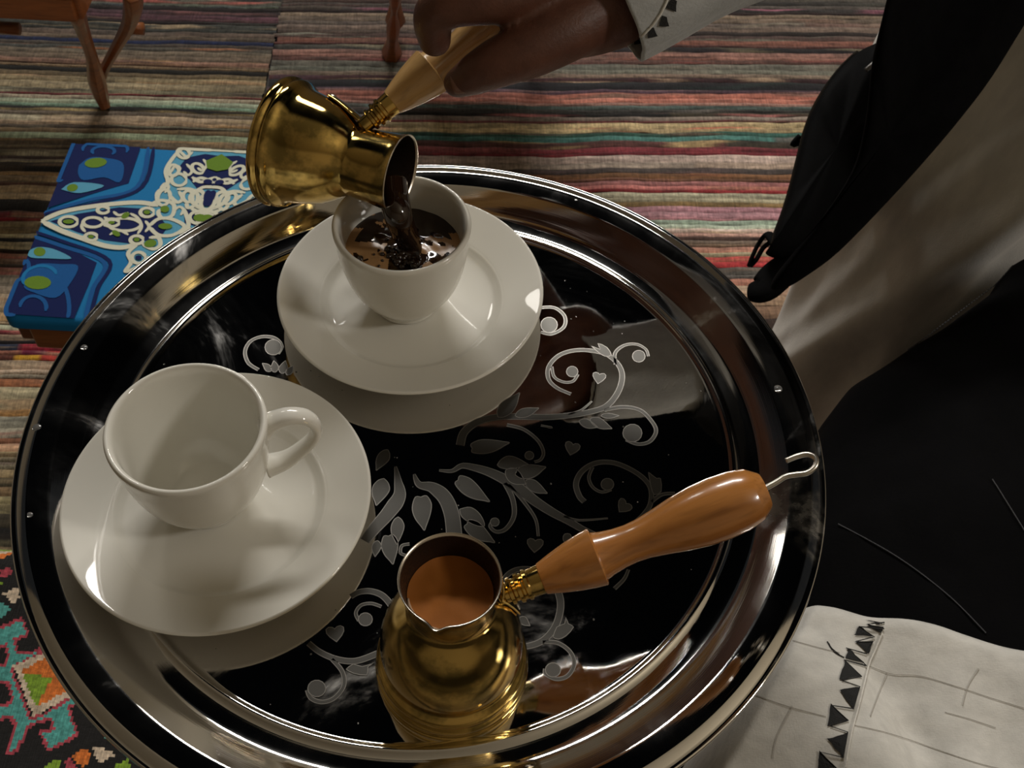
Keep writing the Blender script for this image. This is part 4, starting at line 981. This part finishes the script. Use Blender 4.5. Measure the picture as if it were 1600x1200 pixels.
def shawl():
    top = [(1225, 935), (1262, 951), (1300, 958), (1350, 972), (1400, 978), (1450, 986), (1500, 1001), (1560, 1018), (1620, 1030), (1700, 1040)]
    n_u, n_v = 90, 80
    tp = spline([tuple(map(float, p)) for p in top], 12); O = on(1400, 1100, .5)
    root = empty('cloth', tuple(O), 'white linen cloth with black zigzag embroidery, draped over the black trousers', 'cloth'); vs = []
    for i in range(n_u+1):
        t = i/n_u*(len(tp)-1); a = tp[int(t)]; b = tp[min(int(t)+1, len(tp)-1)]; f_ = t-int(t); x0_, y0_ = a[0]+(b[0]-a[0])*f_, a[1]+(b[1]-a[1])*f_
        P0 = on(x0_, y0_, .500); P1 = on(x0_-330+ i*3.2, y0_+520, .500)
        for j in range(n_v+1):
            s_ = j/n_v; p = P0.lerp(P1, s_)
            w_ = .006*math.sin(p.x*42+p.y*26+1.2)*min(1, s_*4) + .005*noise.noise(Vector((p.x*14, p.y*14, 3))) + .0015*noise.noise(Vector((p.x*50, p.y*50, 8)))
            # a soft valley like the crease in the photograph
            w_ -= .010*math.exp(-((p.x-(.255-.25*(p.y+.13)))/.014)**2)*min(1, s_*3)
            z = .509+w_+ .006*max(0, min(1, (p.x-.2)/.2))
            if s_ < .03: z -= .003*(1-s_/.03)
            if i < 14: z -= ((14-i)/14)**2*.05
            vs.append(Vector((p.x, p.y, z))-O)
    fs = [(i*(n_v+1)+j, i*(n_v+1)+j+1, (i+1)*(n_v+1)+j+1, (i+1)*(n_v+1)+j) for i in range(n_u) for j in range(n_v)]
    o = MB().add(vs, fs).build('linen_sheet', linen, root); solid(o, .0014, -1)
    bpy.context.view_layer.update(); tr = bvh(o)
    Kc = lambda x, y: (1050+x/2.909, 900+y/2.909)
    tris = [[(880, 205), (965, 215), (940, 222)], [(885, 222), (962, 235), (948, 262)], [(848, 230), (918, 275), (825, 270)], [(832, 300), (915, 298), (893, 356)], [(800, 328), (862, 395), (785, 375)], [(785, 385), (858, 460), (758, 475)],
            [(762, 520), (850, 505), (822, 605)], [(722, 582), (800, 660), (702, 685)], [(705, 742), (797, 715), (778, 826)], [(672, 796), (748, 873), (662, 880)], [(650, 930), (740, 905), (722, 1000)], [(620, 985), (690, 1050), (605, 1080)], [(600, 1110), (690, 1090), (665, 1190)]]
    for t3 in tris:
        q = []
        for a, b in zip(t3, t3[1:]+t3[:1]):
            for s_ in (0, .25, .5, .75): q.append((a[0]+(b[0]-a[0])*s_+random.uniform(-3, 3), a[1]+(b[1]-a[1])*s_+random.uniform(-3, 3)))
        w_ = [onto(tr, *Kc(*p), .0006) for p in q]; cc = onto(tr, *Kc(sum(p[0] for p in t3)/3, sum(p[1] for p in t3)/3), .0009)
        if any(p is None for p in w_) or cc is None: continue
        n_ = len(w_); tmb = MB().add([cc-O]+[p-O for p in w_], [(0, 1+i, 1+(i+1) % n_) for i in range(n_)]).build('embroidered_triangle', thread, root, False)
    def thr(pts, r_, mat, nm='loose_thread'):
        q = [onto(tr, *p, .0004) for p in spline([Kc(*p) for p in pts], 14)]; q = [p-O for p in q if p is not None]
        if len(q) > 3: return MB().tube(q, r_, 6).build(nm, mat, root)
    zz = [(965, 215), (885, 222), (962, 240), (848, 232), (918, 278), (832, 300), (912, 300), (880, 355), (790, 330), (865, 395), (880, 410), (780, 385), (858, 460), (770, 478), (850, 505), (822, 605), (725, 590), (800, 660), (720, 685), (797, 712), (778, 826), (672, 800), (748, 873), (650, 930)]
    q = [onto(tr, *Kc(*p), .0007) for p in zz]; q = [p-O for p in q if p is not None]; MB().tube(q, .00035, 6).build('zigzag_thread', thread, root)
    thr([(705, 300), (735, 345), (780, 372)], .0003, thread); thr([(712, 308), (725, 330), (760, 360)], .00025, thread)
    for pts in ([(550, 295), (640, 320), (760, 350)], [(895, 410), (1000, 445), (1130, 455), (1300, 505), (1450, 555), (1600, 600)], [(380, 540), (520, 590), (700, 640)], [(830, 680), (980, 715), (1180, 780), (1400, 855), (1600, 900)],
                [(1240, 620), (1350, 650), (1470, 690)], [(550, 590), (480, 730), (460, 830)], [(980, 440), (940, 530), (900, 640)], [(1395, 420), (1345, 500), (1320, 590)]):
        thr(pts, .00016, seam_m, 'drawn_thread')
    # hem stitching beside the embroidery
    stitches('hem_stitching', [Kc(*p) for p in ((955, 260), (925, 330), (893, 400), (868, 500), (840, 620), (815, 720), (790, 870))], tr, root, O, .0006, .0022, robe_m)
shawl()

# cuff embroidery laid on the sleeve
slv = [o for o in person.children if o.name.startswith('sleeve')][0]
tr = bvh(slv)
for (x_, y_, s_, r_) in ((1050, 8, 10, 0), (1037, 33, 9, 20), (1018, 50, 9, 30), (1060, -12, 10, 10), (953, 53, 9, 10), (971, 61, 9, -10), (996, 66, 6, 30)):
    pts = [onto(tr, x_+s_*k_*math.cos(R(t+r_)), y_-s_*k_*math.sin(R(t+r_)), .0006) for t, k_ in ((90, 1.1), (135, .7), (200, 1.2), (245, .8), (300, 1.15), (350, .6), (40, .95))]
    if all(p is not None for p in pts):
        mb = MB().add([pl(p) for p in pts], [tuple(range(7))]); mb.build('embroidered_mark', thread, person, False)

q = [onto(tr, *p, .0004) for p in spline([(973, 80), (990, 66), (1008, 50), (1026, 30), (1040, 6), (1046, -14)], 6)]; q = [pl(p) for p in q if p is not None]
if len(q) > 4: MB().tube(q, .0006, 8).build('sleeve_seam', linen, person)
# unseen beige canopy added overhead for the tray's sloping wall to reflect
structure('added_reflection_canopy', MB().box((-2.6, -2.4, 2.75), (2.6, .62, 2.77)), canvas_m)
